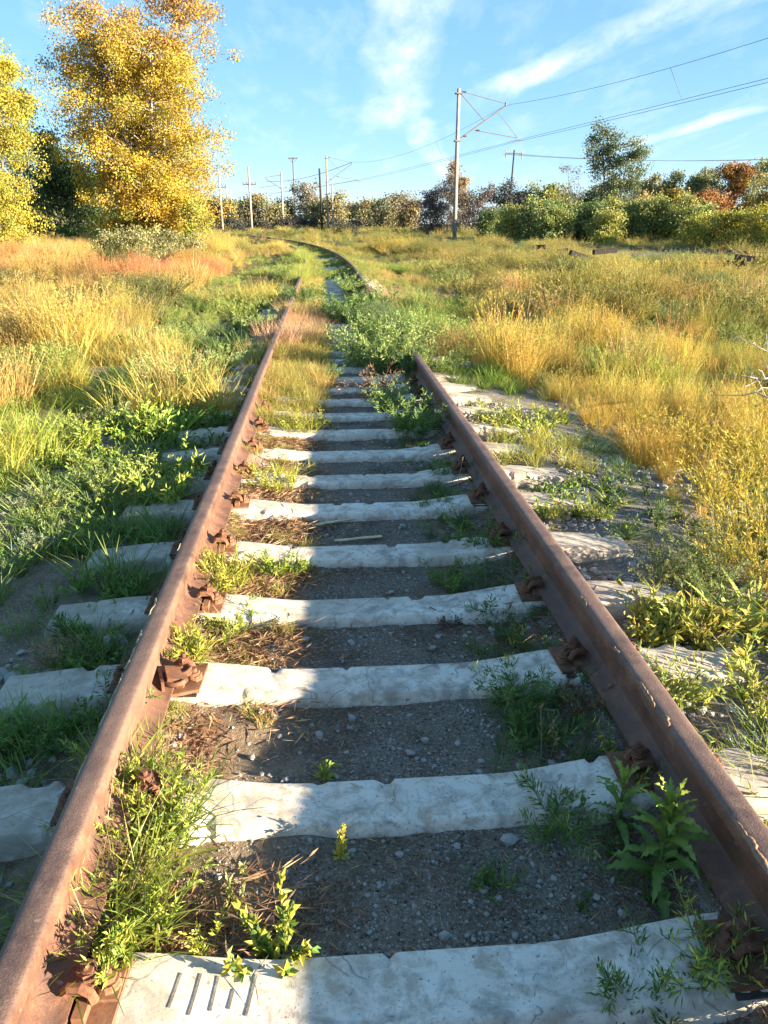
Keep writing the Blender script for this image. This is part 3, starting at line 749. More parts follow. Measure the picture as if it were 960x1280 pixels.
make_tree('green_tree', 'dark green bushy tree growing right against the golden tree trunk', 'tree', at(128, 60), 5.5, 2.6,
          [(DARKG, 3), (GREEN, 3)], 9000, .17, None, 10, .03, 3, 'dome', .1, None, 60, zb=0, cl_r=.45)
make_tree('yellow_green_bush', 'yellow-green bush at the foot of the golden tree, beside the poles', 'bush', at(247, 47), 2.9, 1.1,
          [(YELLOW, 2), (LIME, 3), (OLIVE, 1)], 5000, .11, None, 12, .02, 5, 'dome', .04, None, 50, cl_r=.22)
for k, (x, D, h, w, lab) in enumerate(((140, 33, 1.3, .8, 'olive weed bush below the dark gap beside the golden tree'), (172, 31, 1.45, .9, 'broad pale olive weed bush below the golden tree trunk'), (205, 32, 1.5, .9, 'tallest pale olive weed bush in front of the golden tree'), (238, 34, 1.2, .8, 'olive weed bush in front of the yellow-green bush'))):
    make_tree('weed_bush', lab, 'bush', at(x, D), h, w, [((.27,.26,.11), 3), (OLIVE, 2), ((.33,.31,.12), 2)], 3000, .07, 'olive weed bushes by the golden tree', 20 + k, .02, 7, 'dome', .02, None, 42, cl_r=.14)
# far grove
FAR = [((.30,.23,.11), 2), ((.23,.24,.10), 4), ((.34,.22,.10), 1.5), ((.16,.18,.08), 3)]
r0 = np.random.default_rng(99)
far_names = ['orange-brown autumn tree in the far grove just right of the golden tree', 'olive autumn tree in the far grove behind the two bare poles', 'brown autumn tree in the far grove left of the cross-armed pole',
 'tan autumn tree in the far grove right of the cross-armed pole', 'orange autumn tree in the far grove left of the bracketed pole', 'dull brown tree in the far grove behind the bracketed pole', 'grey airy tree, taller than the far grove around the floodlight mast',
 'grey-brown tree in the far grove right of the floodlight mast', 'tan tree in the far grove behind the bracketed mast', 'orange-tan tree in the far grove right of the thin short pole', 'pale orange tree in the far grove left of the round olive tree']
for k, lab in enumerate(far_names):
    x = 262 + k * 19.5 + r0.uniform(-4, 4); D = r0.uniform(185, 235); top = r0.uniform(238, 257)
    if k == 6: top, x = 229, 385
    H = (279 - top) * D / 1097 + 1.3
    make_tree('grove_tree', lab, 'tree', at(x, D), H, r0.uniform(3.6, 4.8), FAR if k != 6 else [((.22,.21,.17), 2), ((.28,.24,.17), 2)], 4200, .46, 'trees of the far grove', 200 + k, .05, 3, 'dome' if k != 6 else 'oval', .16, None, 36, zb=.2, cl_r=.95)
for k in range(9):
    x = 258 + k * 32 + r0.uniform(-6, 6); D = r0.uniform(150, 180)
    make_tree('dark_bush', 'low dark bush at the foot of the far grove', 'bush', at(x, D), r0.uniform(1.9, 2.6), r0.uniform(2.2, 3.0), [((.05,.05,.045), 3), ((.09,.085,.05), 2), ((.13,.11,.05), 1)], 1400, .33, 'dark bushes below the far grove', 230 + k, .02, 4, 'dome', .05, None, 24, zb=.1, cl_r=.5)
make_tree('round_tree', 'round olive-grey tree standing apart between the far grove and the purple bushes', 'tree', at(487, 150), 7.1, 4.3,
          [((.19,.17,.08), 3), ((.24,.19,.09), 2), ((.15,.16,.07), 2)], 6500, .36, None, 41, .06, 4, 'dome', .16, None, 60, zb=0, cl_r=.75)
make_tree('round_tree', 'smaller brownish tree leaning on the round olive-grey tree', 'tree', at(512, 140), 5.6, 2.6, [((.25,.19,.09), 3), ((.18,.15,.07), 2)], 3500, .33, None, 42, .06, 3, 'dome', .12, None, 40, zb=0, cl_r=.6)
# purple leafless thicket
for k, (x, D, top, w, nlv, lab) in enumerate(((538, 92, 216, 2.0, 4200, 'dark purple leafless bush left of the tall lone mast'), (556, 96, 206, 2.0, 3600, 'taller purple-grey leafless bush just behind the lone mast'),
                                       (592, 88, 226, 2.3, 3800, 'purple-brown leafless bush right of the lone mast'), (622, 92, 216, 2.4, 4200, 'grey-green half leafless bush below the wooden pole'), (648, 90, 230, 2.2, 3800, 'purple-brown leafless bush before the wooden pole'))):
    H = (279 - top) * D / 1097 + 1.5
    make_tree('bare_bush', lab, 'bush', at(x, D), H, w, [((.12,.095,.095), 3), ((.16,.13,.10), 2), ((.16,.17,.08), 1.6 if k > 2 else .5)], nlv, .17, 'leafless bushes by the lone mast', 50 + k, .05, 6, 'dome', .05,
              mat_bark('purple_twig', (.07, .055, .06), (.16, .13, .13)) if k == 0 else bpy.data.materials['purple_twig'], 60, zb=0, bare=True, cl_r=.35)
make_tree('tan_poplar', 'narrow tan autumn poplar rising behind the lone mast', 'tree', at(573, 112), 9.9, 1.9, [(TAN, 3), ((.38,.24,.10), 2), ((.26,.22,.10), 1)], 7000, .22, None, 61, .1, 2, 'poplar', .12, None, 46, zb=0, cl_r=.4)
# trees beyond the willows
BACK = [(672, 110, 232, 3.0, [(OLIVE, 2), (LIME, 1.2), ((.15,.15,.06), 2)], 'olive tree between the wooden pole and the grey bare tree'),
        (695, 118, 222, 2.6, [((.14,.15,.08), 3), (OLIVE, 1)], 'dull green tree next to the grey bare tree'),
        (735, 122, 232, 3.2, [((.22,.2,.09), 2), (OLIVE, 2)], 'pale olive tree at the foot of the tall green tree'),
        (800, 120, 220, 3.4, [((.24,.21,.08), 2), (TAN, 1), (OLIVE, 2)], 'tan olive tree right of the tall green tree'),
        (832, 125, 212, 3.0, [((.22,.23,.10), 3), (OLIVE, 2)], 'grey-green tree left of the pale green trees'),
        (868, 122, 204, 3.0, [((.26,.27,.10), 3), ((.2,.2,.08), 2)], 'pale green tree left of the orange tree'),
        (905, 116, 200, 2.3, [(ORANGE, 4), ((.48,.26,.06), 2), (GOLD, 1)], 'vivid orange autumn tree among pale green trees'),
        (932, 118, 200, 2.8, [((.27,.26,.09), 3), (OLIVE, 1)], 'pale green tree right of the orange tree'),
        (965, 112, 197, 3.3, [((.30,.26,.08), 3), (GOLD, 1), (OLIVE, 1)], 'yellowish green tree at the end of the row past the orange tree'),
        (826, 92, 240, 1.6, [(YELLOW, 3), (GOLD, 2)], 'small yellow tree below the grey-green tree'),
        (880, 88, 243, 2.0, [(ORANGE, 3), ((.40,.18,.07), 2)], 'small orange-red tree in front of the pale green trees'),
        (655, 95, 248, 2.0, [(LIME, 2), (OLIVE, 2)], 'yellowish bush behind the willow bushes, beside purple twigs'),
        (790, 97, 244, 2.4, [((.33,.24,.09), 2), (OLIVE, 2)], 'tan bush behind the willow bushes, below the tall green tree')]
for k, (x, D, top, w, cols, lab) in enumerate(BACK):
    H = (279 - top) * D / 1097 + 1.5
    make_tree('autumn_tree', lab, 'tree', at(x, D), H, w, [(tuple(v * (1.15 if c_[0] < .4 else .72) for v in c_), w_) for c_, w_ in cols], 8500, .27, 'autumn trees beyond the willow bushes', 70 + k, .06, 3, 'oval', .12, None, 46, zb=0, cl_r=.55)
make_tree('tall_green_tree', 'tallest green tree on the right, loose crown above the willow bushes', 'tree', at(760, 86), (279 - 152) * 86 / 1097 + 1.5, 3.2,
          [((.10,.14,.06), 3), ((.15,.18,.08), 2), ((.2,.2,.09), 1)], 15000, .19, None, 90, .12, 2, 'oval', .16, None, 84, zb=0, cl_r=.42)
make_tree('bare_tree', 'thin grey nearly leafless tree left of the tall green tree', 'tree', at(712, 118), (279 - 196) * 118 / 1097 + 1.5, 2.3, [((.2,.2,.19), 1)], 900, .2, None, 91, .1, 2, 'oval', .1, None, 40, zb=0, bare=True, cl_r=.4)
# willow bushes
WIL = [(612, 66, 262, 1.1, 0), (640, 61, 256, 1.6, 1), (672, 58, 250, 1.9, 0), (706, 59, 247, 2.0, 2), (738, 57, 249, 1.9, 0), (770, 58, 247, 2.0, 1), (803, 56, 251, 1.9, 2), (836, 55, 250, 1.9, 1), (862, 53, 258, 1.4, 2), (689, 55, 262, 1.3, 2), (756, 54, 264, 1.2, 1)]
wl = ['low grey-green willow bush at the lone mast end of the hedge', 'yellow-leaved willow bush before the purple twigs', 'deep green willow bush next to the yellow-leaved one', 'tall fresh green willow bush left of the hedge middle', 'deep green willow bush in the hedge middle', 'tall yellow-green willow bush below the tall green tree',
      'fresh green willow bush below the small yellow tree', 'bright yellow-green willow bush near the hedge end', 'small willow bush at the hedge end by the yellow shrubs', 'small green willow bush in front of the hedge, left half', 'small green willow bush in front of the hedge, right half']
WC = [[((.15,.20,.06), 3), ((.21,.26,.08), 2), (DARKG, 1)], [((.31,.33,.08), 3), ((.34,.32,.07), 2), ((.14,.18,.05), 1)], [((.23,.28,.075), 3), ((.14,.18,.05), 1.5), ((.30,.31,.08), 1.5)]]
for k, (x, D, top, w, c) in enumerate(WIL):
    H = (283 - top) * D / 1097 + 1.5
    make_tree('willow_bush', wl[k], 'bush', at(x, D), H, w, WC[c], 9000, .13, 'willow bushes in the hedge', 110 + k, .02, 8, 'dome', .03, None, 64, cl_r=.27)
YS = [(868, 46, 262, 1.2, 'yellow-green shrub where the willow hedge ends'), (896, 44, 254, 1.4, 'tall yellow shrub right of the willow hedge'), (925, 43, 250, 1.5, 'yellow-green shrub in the middle of the yellow thicket'), (955, 41, 246, 1.6, 'broad yellow shrub at the far end of the yellow thicket'), (985, 40, 244, 1.6, 'yellow-green shrub past the broad yellow one'),
      (756, 46, 288, .5, 'single pale green sapling in front of the willow hedge')]
for k, (x, D, top, w, lab) in enumerate(YS):
    H = (279 - top) * D / 1097 + 1.3
    make_tree('yellow_shrub', lab, 'bush', at(x, D), H, w, [((.38,.33,.045), 3), (LIME, 2), (OLIVE, 1.2), (YELLOW, 1)], 5000, .11, 'yellow shrubs beside the willow hedge', 130 + k, .02, 8, 'dome', .025, None, 56, cl_r=.22)
make_tree('rusty_shrub', 'small rust-brown dead shrub where the track bends away', 'bush', at(330, 76), 1.25, .28, [((.16,.07,.05), 3), ((.25,.12,.08), 1)], 500, .06, None, 150, .1, 4, 'oval', .02, None, 20, cl_r=.08)
for k, (x, D) in enumerate(((437, 112), (425, 120), (300, 128))):
    make_tree('dark_bush', 'low dark bush on the dry grass edge beyond the bend', 'bush', at(x, D), 1.5, 1.5, [((.035,.04,.035), 3), ((.07,.07,.05), 1)], 1200, .2, 'dark bushes beyond the bend', 160 + k, .02, 4, 'dome', .04, None, 24, cl_r=.3)
# ---------------------------------------------------------------- small plants: builders
def blades(b, r, n, rad, h, w, lean, curve, cols, segs=3, center=(0, 0, 0), jit=.15, tip=.12, dirbias=None):
    a = r.uniform(0, 2 * np.pi, n); rr = rad * np.sqrt(r.uniform(0, 1, n)); ph = r.uniform(0, 2 * np.pi, n)
    base = np.stack([rr * np.cos(ph), rr * np.sin(ph), np.zeros(n)], -1) + np.asarray(center)
    a = np.where(r.random(n) < .6, ph + r.normal(0, .7, n), a)
    H = r.uniform(h[0], h[1], n); ln = np.abs(r.normal(lean, lean * .5, n)); cv = r.uniform(curve[0], curve[1], n)
    t = np.linspace(0, 1, segs + 1)
    hor = ln[:, None] * t + cv[:, None] * t ** 2; ver = t * (1 - .28 * cv[:, None] * t)
    d = np.stack([np.cos(a), np.sin(a), 0 * a], -1)
    P = base[:, None] + d[:, None] * (H[:, None] * hor)[..., None]; P[..., 2] += H[:, None] * ver
    sa = a + np.pi / 2 + r.normal(0, .5, n); sd = np.stack([np.cos(sa), np.sin(sa), 0 * sa], -1)
    W = r.uniform(w[0], w[1], n)[:, None] * (tip + (1 - tip) * (1 - t) ** .6)[None] * .5
    V = np.stack([P - sd[:, None] * W[..., None], P + sd[:, None] * W[..., None]], 2)
    k = segs + 1; i = (np.arange(n)[:, None] * k + np.arange(segs)[None]) * 2
    F = np.stack([i, i + 1, i + 3, i + 2], -1).reshape(-1, 4)
    C = pick_cols(r, n, cols, jit)
    b.add(V.reshape(-1, 3), F, np.repeat(C, k * 2, 0))
    return P, d, C
def lv(b, r, P, D, L, W, C, fold=.2):
    V, F, CC = leaf_quads(r, P, D, L, W, C, fold); b.add(V, F, CC)
def stems(b, r, n, rad, h, lean, curve, w, col, k=6, spread_ang=None):
    """curved stems as thin strips; returns their points"""
    P, d, C = blades(b, r, n, rad, h, w, lean, curve, col, segs=k - 1, tip=.35)
    return P
def along(P, r, per, f0=.15, f1=1.0):
    """points and tangents along stems P (n,k,3)"""
    n, k, _ = P.shape; f = r.uniform(f0, f1, (n, per)) * (k - 1); i = np.clip(f.astype(int), 0, k - 2); fr = (f - i)[..., None]
    I = np.arange(n)[:, None]; A = P[I, i]; B = P[I, i + 1]; T = B - A; T /= np.linalg.norm(T, axis=-1)[..., None] + 1e-9
    return (A + (B - A) * fr).reshape(-1, 3), T.reshape(-1, 3), (f / (k - 1)).ravel()
def p_tallgrass(seed, cols, n=70, h=(.45, .85), rad=.16, head=True, w=(.004, .008)):
    r = np.random.default_rng(seed); b = MB()
    blades(b, r, n, rad, (h[0] * .5, h[1] * .75), (w[0], w[1] * 1.2), .18, (.1, .6), cols)
    P, d, C = blades(b, r, n // 2, rad * .9, h, (w[0] * .7, w[1] * .6), .12, (0, .25), cols, tip=.5)
    if head:
        A, T, f = along(P, r, 9, .72, 1.0); lv(b, r, A, T + r.normal(0, .35, A.shape), .028, .008, np.repeat(C, 9, 0) * r.uniform(.8, 1.25, (len(A), 1)))
    return b
def p_tuft(seed, cols, n=46, h=(.08, .2), rad=.07, w=(.004, .008), lean=.35, curve=(.1, .8)):
    r = np.random.default_rng(seed); b = MB(); blades(b, r, n, rad, h, w, lean, curve, cols); return b
def p_feather(seed, cols, n=14, h=(.3, .5), rad=.08, per=26, leaf=.035, lw=.007, lean=.35, stemc=((.2, .2, .08), 1), open_=.9, subs=3):
    """wormwood and the like: stems thick with finely cut leaves"""
    r = np.random.default_rng(seed); b = MB(); P = stems(b, r, n, rad, h, lean, (.0, .4), (.004, .006), [stemc])
    A, T, f = along(P, r, per, .12, 1.0); C = pick_cols(r, len(A), cols, .2); s = (1.25 - .6 * f)
    rad_d = r.normal(0, 1, A.shape); rad_d -= (rad_d * T).sum(1)[:, None] * T; rad_d /= np.linalg.norm(rad_d, axis=1)[:, None] + 1e-9
    D = T * .7 + rad_d * open_
    for q in range(subs):
        D2 = D + r.normal(0, .38, D.shape); off = D * (leaf * .35 * q * s)[:, None]
        lv(b, r, A + off, D2, leaf * s * r.uniform(.7, 1.2, len(A)), lw, C * r.uniform(.85, 1.15, (len(C), 1)))
    return b
def p_plume(seed, cols, n=34, h=(.4, .8), rad=.08, per=30, leaf=.05, lw=.007, lean=.42):
    """broom-like yellowing bush: many upright wands with narrow leaves"""
    r = np.random.default_rng(seed); b = MB(); P = stems(b, r, n, rad, h, lean, (-.1, .35), (.004, .007), [(OLIVE, 1), (BROWN, 1)])
    A, T, f = along(P, r, per, .15, 1.0); C = pick_cols(r, len(A), cols, .2)
    lv(b, r, A, T + r.normal(0, .45, A.shape), leaf * r.uniform(.6, 1.3, len(A)), lw, C)
    return b
def p_herb(seed, cols, n=5, h=(.08, .2), rad=.03, per=9, leaf=.05, lw=.016, lean=.4, open_=1.1):
    """leafy herb: flat lance leaves along soft stems"""
    r = np.random.default_rng(seed); b = MB(); P = stems(b, r, n, rad, h, lean, (0, .4), (.003, .005), [(GREEN, 1)])
    A, T, f = along(P, r, per, .1, 1.0); C = pick_cols(r, len(A), cols, .18)
    D = r.normal(0, 1, A.shape) * open_ * .6 + T * .9; lv(b, r, A, D, leaf * (1.3 - .6 * f) * r.uniform(.7, 1.2, len(A)), lw * (1.2 - .4 * f), C, .3)
    return b
def p_rosette(seed, cols, n=16, leaf=.09, lw=.02):
    r = np.random.default_rng(seed); b = MB(); blades(b, r, n, .015, (leaf * .7, leaf * 1.3), (lw * .7, lw * 1.2), .8, (.2, .9), cols, segs=4, tip=.2); return b
def p_stalk(seed, cols, n=6, h=(.5, .85), rad=.1, heads=26, hl=.022, hw=.012):
    r = np.random.default_rng(seed); b = MB(); P = stems(b, r, n, rad, h, .14, (0, .2), (.004, .007), cols)
    A, T, f = along(P, r, heads, .5, 1.0); C = pick_cols(r, len(A), cols, .25); lv(b, r, A, T * .6 + r.normal(0, .6, A.shape), hl, hw, C)
    return b
def p_litter(seed, cols, n=40, rad=.14):
    """fallen dry stems and leaves lying flat"""
    r = np.random.default_rng(seed); b = MB(); P = np.stack([r.normal(0, rad * .6, n), r.normal(0, rad * .6, n), r.uniform(.004, .03, n)], -1)
    D = r.normal(0, 1, (n, 3)); D[:, 2] *= .16; lv(b, r, P, D, r.uniform(.03, .13, n), r.uniform(.004, .010, n), pick_cols(r, n, cols, .25), .1)
    return b
def p_stone(seed):
    r = np.random.default_rng(seed); bm = bmesh.new(); bmesh.ops.create_icosphere(bm, subdivisions=1, radius=.5)
    V = np.array([v.co[:] for v in bm.verts]); V *= (1 + r.normal(0, .14, (len(V), 1))); V *= np.array([1, r.uniform(.65, .95), r.uniform(.5, .75)])
    F = np.array([[v.index for v in f.verts] for f in bm.faces]); bm.free(); b = MB(); b.add(V, F); return b

WH = (1, 1, 1)
NEUT = [(WH, 1)]
gmix = lambda *a: list(a)
PROTO = {}
PCOL = bpy.data.collections.new('plant_kinds')
def proto(kindname, builder_list, mats=(M_PLANT,), coll=PCOL):
    ids = []
    for b in builder_list:
        i = len(coll.objects); o = bpy.data.objects.new('plant_%03d' % i, b.build('plant', False, mats)); coll.objects.link(o); o['tint'] = (1., 1., 1.); ids.append(i)
    PROTO[kindname] = ids
    return ids
# dry tall grasses are near-neutral in hue: the scatter's tint sets gold, straw, orange or green
DRY = [((.9, .95, .9), 3), ((1, .9, .75), 2), ((.75, .8, .7), 1)]
GRN = [((.9, 1, .9), 3), ((1.15, 1.05, .8), 1.2), ((.7, .8, .7), 1.2)]
proto('tall', [p_tallgrass(300 + k, DRY) for k in range(3)])
proto('short', [p_tuft(310 + k, GRN) for k in range(3)])
proto('mid', [p_tuft(320 + k, GRN, 60, (.2, .42), .10, (.004, .008), .25, (.1, .7)) for k in range(3)])
proto('worm', [p_feather(330 + k, GRN) for k in range(3)])
proto('plume', [p_plume(340 + k, DRY) for k in range(3)])
proto('herb', [p_herb(350 + k, GRN, 6) for k in range(4)])
proto('ros', [p_rosette(360 + k, GRN) for k in range(2)])
proto('stalk', [p_stalk(370 + k, DRY) for k in range(2)])
proto('litter', [p_litter(380 + k, [((1, .9, .8), 2), ((.6, .5, .45), 1.5), ((1.3, 1.2, 1.0), 1)]) for k in range(3)])
proto('fluff', [p_tuft(390 + k, DRY, 120, (.12, .34), .12, (.0025, .004), .22, (.1, .5)) for k in range(2)])
proto('bigplume', [p_plume(400 + k, DRY, 60, (.55, 1.0), .12, 46, .055, .008, .5) for k in range(3)])

def gn_scatter(name, label, P, idx, rot, scl, tint, coll):
    me = bpy.data.meshes.new(name); n = len(P); me.vertices.add(n); me.vertices.foreach_set('co', np.asarray(P, np.float32).ravel())
    def attr(nm, t, arr, key):
        a = me.attributes.new(nm, t, 'POINT'); a.data.foreach_set(key, np.ascontiguousarray(arr).ravel())
    attr('idx', 'INT', np.asarray(idx, np.int32), 'value'); attr('rot', 'FLOAT_VECTOR', np.asarray(rot, np.float32), 'vector')
    attr('scl', 'FLOAT_VECTOR', np.asarray(scl, np.float32), 'vector')
    t4 = np.ones((n, 4), np.float32); t4[:, :3] = tint; attr('tint', 'FLOAT_COLOR', t4, 'color')
    me.update()
    o = link(name, me); kind(o, 'stuff', label)
    ng = bpy.data.node_groups.new(name, 'GeometryNodeTree')
    ng.interface.new_socket('Geometry', in_out='INPUT', socket_type='NodeSocketGeometry'); ng.interface.new_socket('Geometry', in_out='OUTPUT', socket_type='NodeSocketGeometry')
    N = ng.nodes; L = ng.links; gi = N.new('NodeGroupInput'); go = N.new('NodeGroupOutput')
    ip = N.new('GeometryNodeInstanceOnPoints'); ci = N.new('GeometryNodeCollectionInfo'); ci.inputs[0].default_value = coll
    ci.inputs['Separate Children'].default_value = True; ci.inputs['Reset Children'].default_value = True
    def na(nm, t):
        x = N.new('GeometryNodeInputNamedAttribute'); x.data_type = t; x.inputs[0].default_value = nm; return x.outputs[0]
    L.new(gi.outputs[0], ip.inputs['Points']); L.new(ci.outputs[0], ip.inputs['Instance']); ip.inputs['Pick Instance'].default_value = True
    L.new(na('idx', 'INT'), ip.inputs['Instance Index']); e2r = N.new('FunctionNodeEulerToRotation'); L.new(na('rot', 'FLOAT_VECTOR'), e2r.inputs[0])
    L.new(e2r.outputs[0], ip.inputs['Rotation']); L.new(na('scl', 'FLOAT_VECTOR'), ip.inputs['Scale']); L.new(ip.outputs[0], go.inputs[0])
    md = o.modifiers.new('scatter', 'NODES'); md.node_group = ng
    return o

class Scatter:
    def __init__(s, seed): s.r = np.random.default_rng(seed); s.P = []; s.I = []; s.S = []; s.T = []; s.Rr = []
    def put(s, x, y, kd, scale, tint, tilt=.12, flat=1.0, dz=-.012):
        """x, y, scale arrays; tint (3,) or (n,3)"""
        n = len(x)
        if n == 0: return
        s.P.append(np.stack([x, y, gz(x, y) + dz], -1)); ids = np.array(PROTO[kd]); s.I.append(ids[s.r.integers(0, len(ids), n)])
        sc = np.broadcast_to(scale, (n,)) * s.r.uniform(.75, 1.25, n); s.S.append(np.stack([sc, sc, sc * flat * s.r.uniform(.85, 1.15, n)], -1))
        t = np.broadcast_to(np.asarray(tint, float), (n, 3)) * (1 + s.r.normal(0, .13, (n, 1))).clip(.6, 1.45) * (1 + s.r.normal(0, .05, (n, 3))); s.T.append(t)
        s.Rr.append(np.stack([s.r.normal(0, tilt, n), s.r.normal(0, tilt, n), s.r.uniform(0, 6.28, n)], -1))
    def done(s, name, label, coll=PCOL):
        return gn_scatter(name, label, np.concatenate(s.P), np.concatenate(s.I), np.concatenate(s.Rr), np.concatenate(s.S), np.concatenate(s.T), coll)
def mixc(a, b, f): f = np.asarray(f)[:, None]; return np.asarray(a) * (1 - f) + np.asarray(b) * f
def wedge(r, n, d0, d1, half=R(37)):
    D = np.sqrt(r.uniform(d0 ** 2, d1 ** 2, n)); a = r.uniform(-half, half, n) + YAW
    return CAM_X + D * np.sin(a), D * np.cos(a)

# ---------------------------------------------------------------- fields of grass
def cells(x, y, c, seed):
    """nearest centre of a jittered grid: (distance / c, five hashes of that patch)"""
    ix = np.floor(x / c); iy = np.floor(y / c); bd = np.full(len(x), 9e9); bx = np.zeros(len(x)); by = np.zeros(len(x))
    for dx in (-1, 0, 1):
        for dy in (-1, 0, 1):
            jx = ix + dx; jy = iy + dy; cx = (jx + .15 + .7 * _h(jx, jy, seed)) * c; cy = (jy + .15 + .7 * _h(jx, jy, seed + 1)) * c
            d = np.hypot(x - cx, y - cy); m = d < bd; bd = np.where(m, d, bd); bx = np.where(m, jx, bx); by = np.where(m, jy, by)
    return bd / c, [_h(bx, by, seed + 10 + k) for k in range(5)]
def pal(h, cols):
    """colour of a patch from its hash"""
    C = np.array(cols); f = np.clip(h, 0, .9999) * (len(C) - 1); i = f.astype(int); fr = (f - i)[:, None]; return C[i] * (1 - fr) + C[i + 1] * fr
def fields():
    S = Scatter(11); r = S.r
    for (d0, d1, per) in ((1.5, 4.5, 110), (4.5, 9, 75), (9, 16, 46), (16, 30, 24), (30, 60, 10), (60, 150, 2.0)):
        area = (d1 ** 2 - d0 ** 2) * R(37); n = int(area * per); x, y = wedge(r, n, d0, d1); u = x - xc(y); a = np.abs(u)
        lod = {1.5: 1, 4.5: 1, 9: 1.0, 16: 1.05, 30: 1.15, 60: 1.5}[d0]
        n1 = fbm(x * .30, y * .30, 41, 3); n2 = fbm(x * .9, y * .9, 43, 3); n3 = fbm(x * 2.3, y * 2.3, 47, 2); q = r.random(n)
        cs = np.where(y < 16, .95, 1.7); dA, hA = cells(x, y, .95, 300); dB, hB = cells(x + 1.1 * (n2 - .5), y + 1.1 * (n3 - .5), 2.3, 400)
        nr = y < 16; pd = np.where(nr, dA, dB); H = [np.where(nr, p_, q_) for p_, q_ in zip(hA, hB)]
        dome = np.clip(1.15 - 1.25 * pd, .25, 1)                      # plants thin out and get lower towards a patch edge
        big = lod * (.45 + .95 * H[0]) * (.50 + .5 * dome)
        kh = H[1]; edge_ok = r.random(n) < .25 + .75 * dome
        keep = (a > 1.0) & edge_ok
        low = np.where((a < 3.6) & (y > 17), np.where((u < 0) & (a < 1.7), .9, .6), 1.0)                 # the bank of the old track stays low
        low = low * np.where((u > 1.9) & (y < 9), .50 + .45 * sst(5.5, 9, y + .55 * np.clip(u - 2.6, 0, 9)), 1.0)   # the gravel bank stays open to the sun
        def put(m, kd, sc, tint, *aa):
            if m.sum(): S.put(x[m], y[m], kd, (sc * low * big)[m] if not np.isscalar(sc) else sc * (big * low)[m], tint[m] if np.ndim(tint) == 2 else tint, *aa)
        one = np.ones(n)
        # ---------------- left of the track
        Lm = keep & (u < 0); al = -u
        z1 = Lm & (al < 2.7 + 1.4 * (n1 - .5) + .05 * np.clip(y - 8, 0, 14)) & (y < 40)
        nearbare = sst(7, 3.6, y) * sst(.48, .66, n2) * sst(2.2, 1.3, al)
        ons = np.abs(y[:, None] - np.array(SLEEPER_Y[:9])[None]).min(1) < .13
        z1k = ~(ons & (al < 1.42) & (r.random(n) < .85)) & (z1 | (Lm & (r.random(n) < .25) & (al < 3) & (y < 7))) & (r.random(n) > nearbare * .7) & (r.random(n) < np.where(al < 1.25, .7, 1))
        fresh = pal(H[2], [(.13, .22, .04), (.28, .34, .055), (.38, .38, .07), (.22, .29, .07), (.30, .33, .14)])
        m = z1k & (kh < .30); put(m & (q < .8), 'short', 1.15, fresh); put(m & (q >= .8), 'litter', 1.0, (.38, .27, .15))
        m = z1k & (kh >= .30) & (kh < .52); put(m & (q < .75), 'herb', 1.15, fresh); put(m & (q >= .75), 'ros', 1.2, fresh)
        m = z1k & (kh >= .52) & (kh < .80); put(m & (q < .4), 'worm', np.where(y < 10, .42, .62), pal(H[3], [(.28, .34, .09), (.36, .38, .11), (.40, .40, .09)])); put(m & (q >= .5) & (q < .8), 'short', 1.0, fresh)
        m = z1k & (kh >= .80) & (y > 5); put(m & (q < .8), 'mid', 1.0, pal(H[3], [(.30, .34, .06), (.46, .40, .09), (.52, .38, .12)])); put(m & (q >= .8), 'stalk', .7, (.42, .26, .12))
        m = z1k & (kh >= .80) & (y <= 5); put(m & (q < .4), 'short', 1.1, fresh); put(m & (q >= .4) & (q < .75), 'herb', 1.1, fresh); put(m & (q >= .75), 'worm', .4, fresh)
        z2 = Lm & ~z1
        red = 1.5 * np.exp(-((al - 5.2) / 1.8) ** 2 - ((y - 27) / 5) ** 2) + .4 * np.exp(-((al - 12) / 4) ** 2 - ((y - 30) / 8) ** 2)
        red = np.clip(red * (.5 + 1.0 * H[3]), 0, 1)
        gold = pal(H[2], [(.52, .33, .12), (.58, .43, .15), (.56, .40, .09), (.40, .34, .09), (.56, .36, .14)]); tn = mixc(gold, (.62, .19, .11), red)
        oliv = pal(H[2], [(.26, .26, .065), (.16, .18, .05), (.40, .34, .09)]); green = mixc((.22, .27, .07), (.33, .34, .09), H[3])
        m = z2 & (kh < .42); put(m & (q < .55), 'tall', .72, tn, .2); put(m & (q >= .55) & (q < .85), 'mid', 1.2, tn); put(m & (q >= .85), 'stalk', .8, mixc((.44, .24, .10), (.5, .38, .2), H[4]))
        m = z2 & (kh >= .42) & (kh < .60); put(m & (q < .8), 'mid', 1.35, tn, .25); put(m & (q >= .8), 'fluff', 1.5, tn)
        m = z2 & (kh >= .60) & (kh < .80); put(m & (q < .45), 'plume', .75, oliv, .2); put(m & (q >= .45) & (q < .7), 'mid', .9, oliv)
        m = z2 & (kh >= .80) & (kh < .93); put(m & (q < .6), 'short', 1.5, mixc(green, tn, n2)); put(m & (q >= .6) & (q < .8), 'litter', 1.4, (.48, .35, .18))
        m = z2 & (kh >= .93); put(m & (q < .6), 'worm', .85, green)
        # ---------------- right of the track
        Rm = keep & (u > 0)
        edge = 1.95 + 1.0 * (n1 - .5) + .03 * np.clip(y - 7, 0, 20) - .9 * sst(7, 10, y)
        w1 = Rm & (u < edge) & (y < 9.5)
        w1k = w1 & (r.random(n) < np.where(y < 6.0, .80, 1.0) * sst(.22, .45, n2 + .12))
        fr2 = pal(H[2], [(.20, .27, .05), (.36, .37, .07), (.46, .40, .09), (.28, .30, .10)])
        m = w1k & (kh < .35); put(m, 'short', 1.0, fr2)
        m = w1k & (kh >= .35) & (kh < .65); put(m & (q < .7), 'herb', 1.0, fr2); put(m & (q >= .7), 'ros', 1.2, fr2)
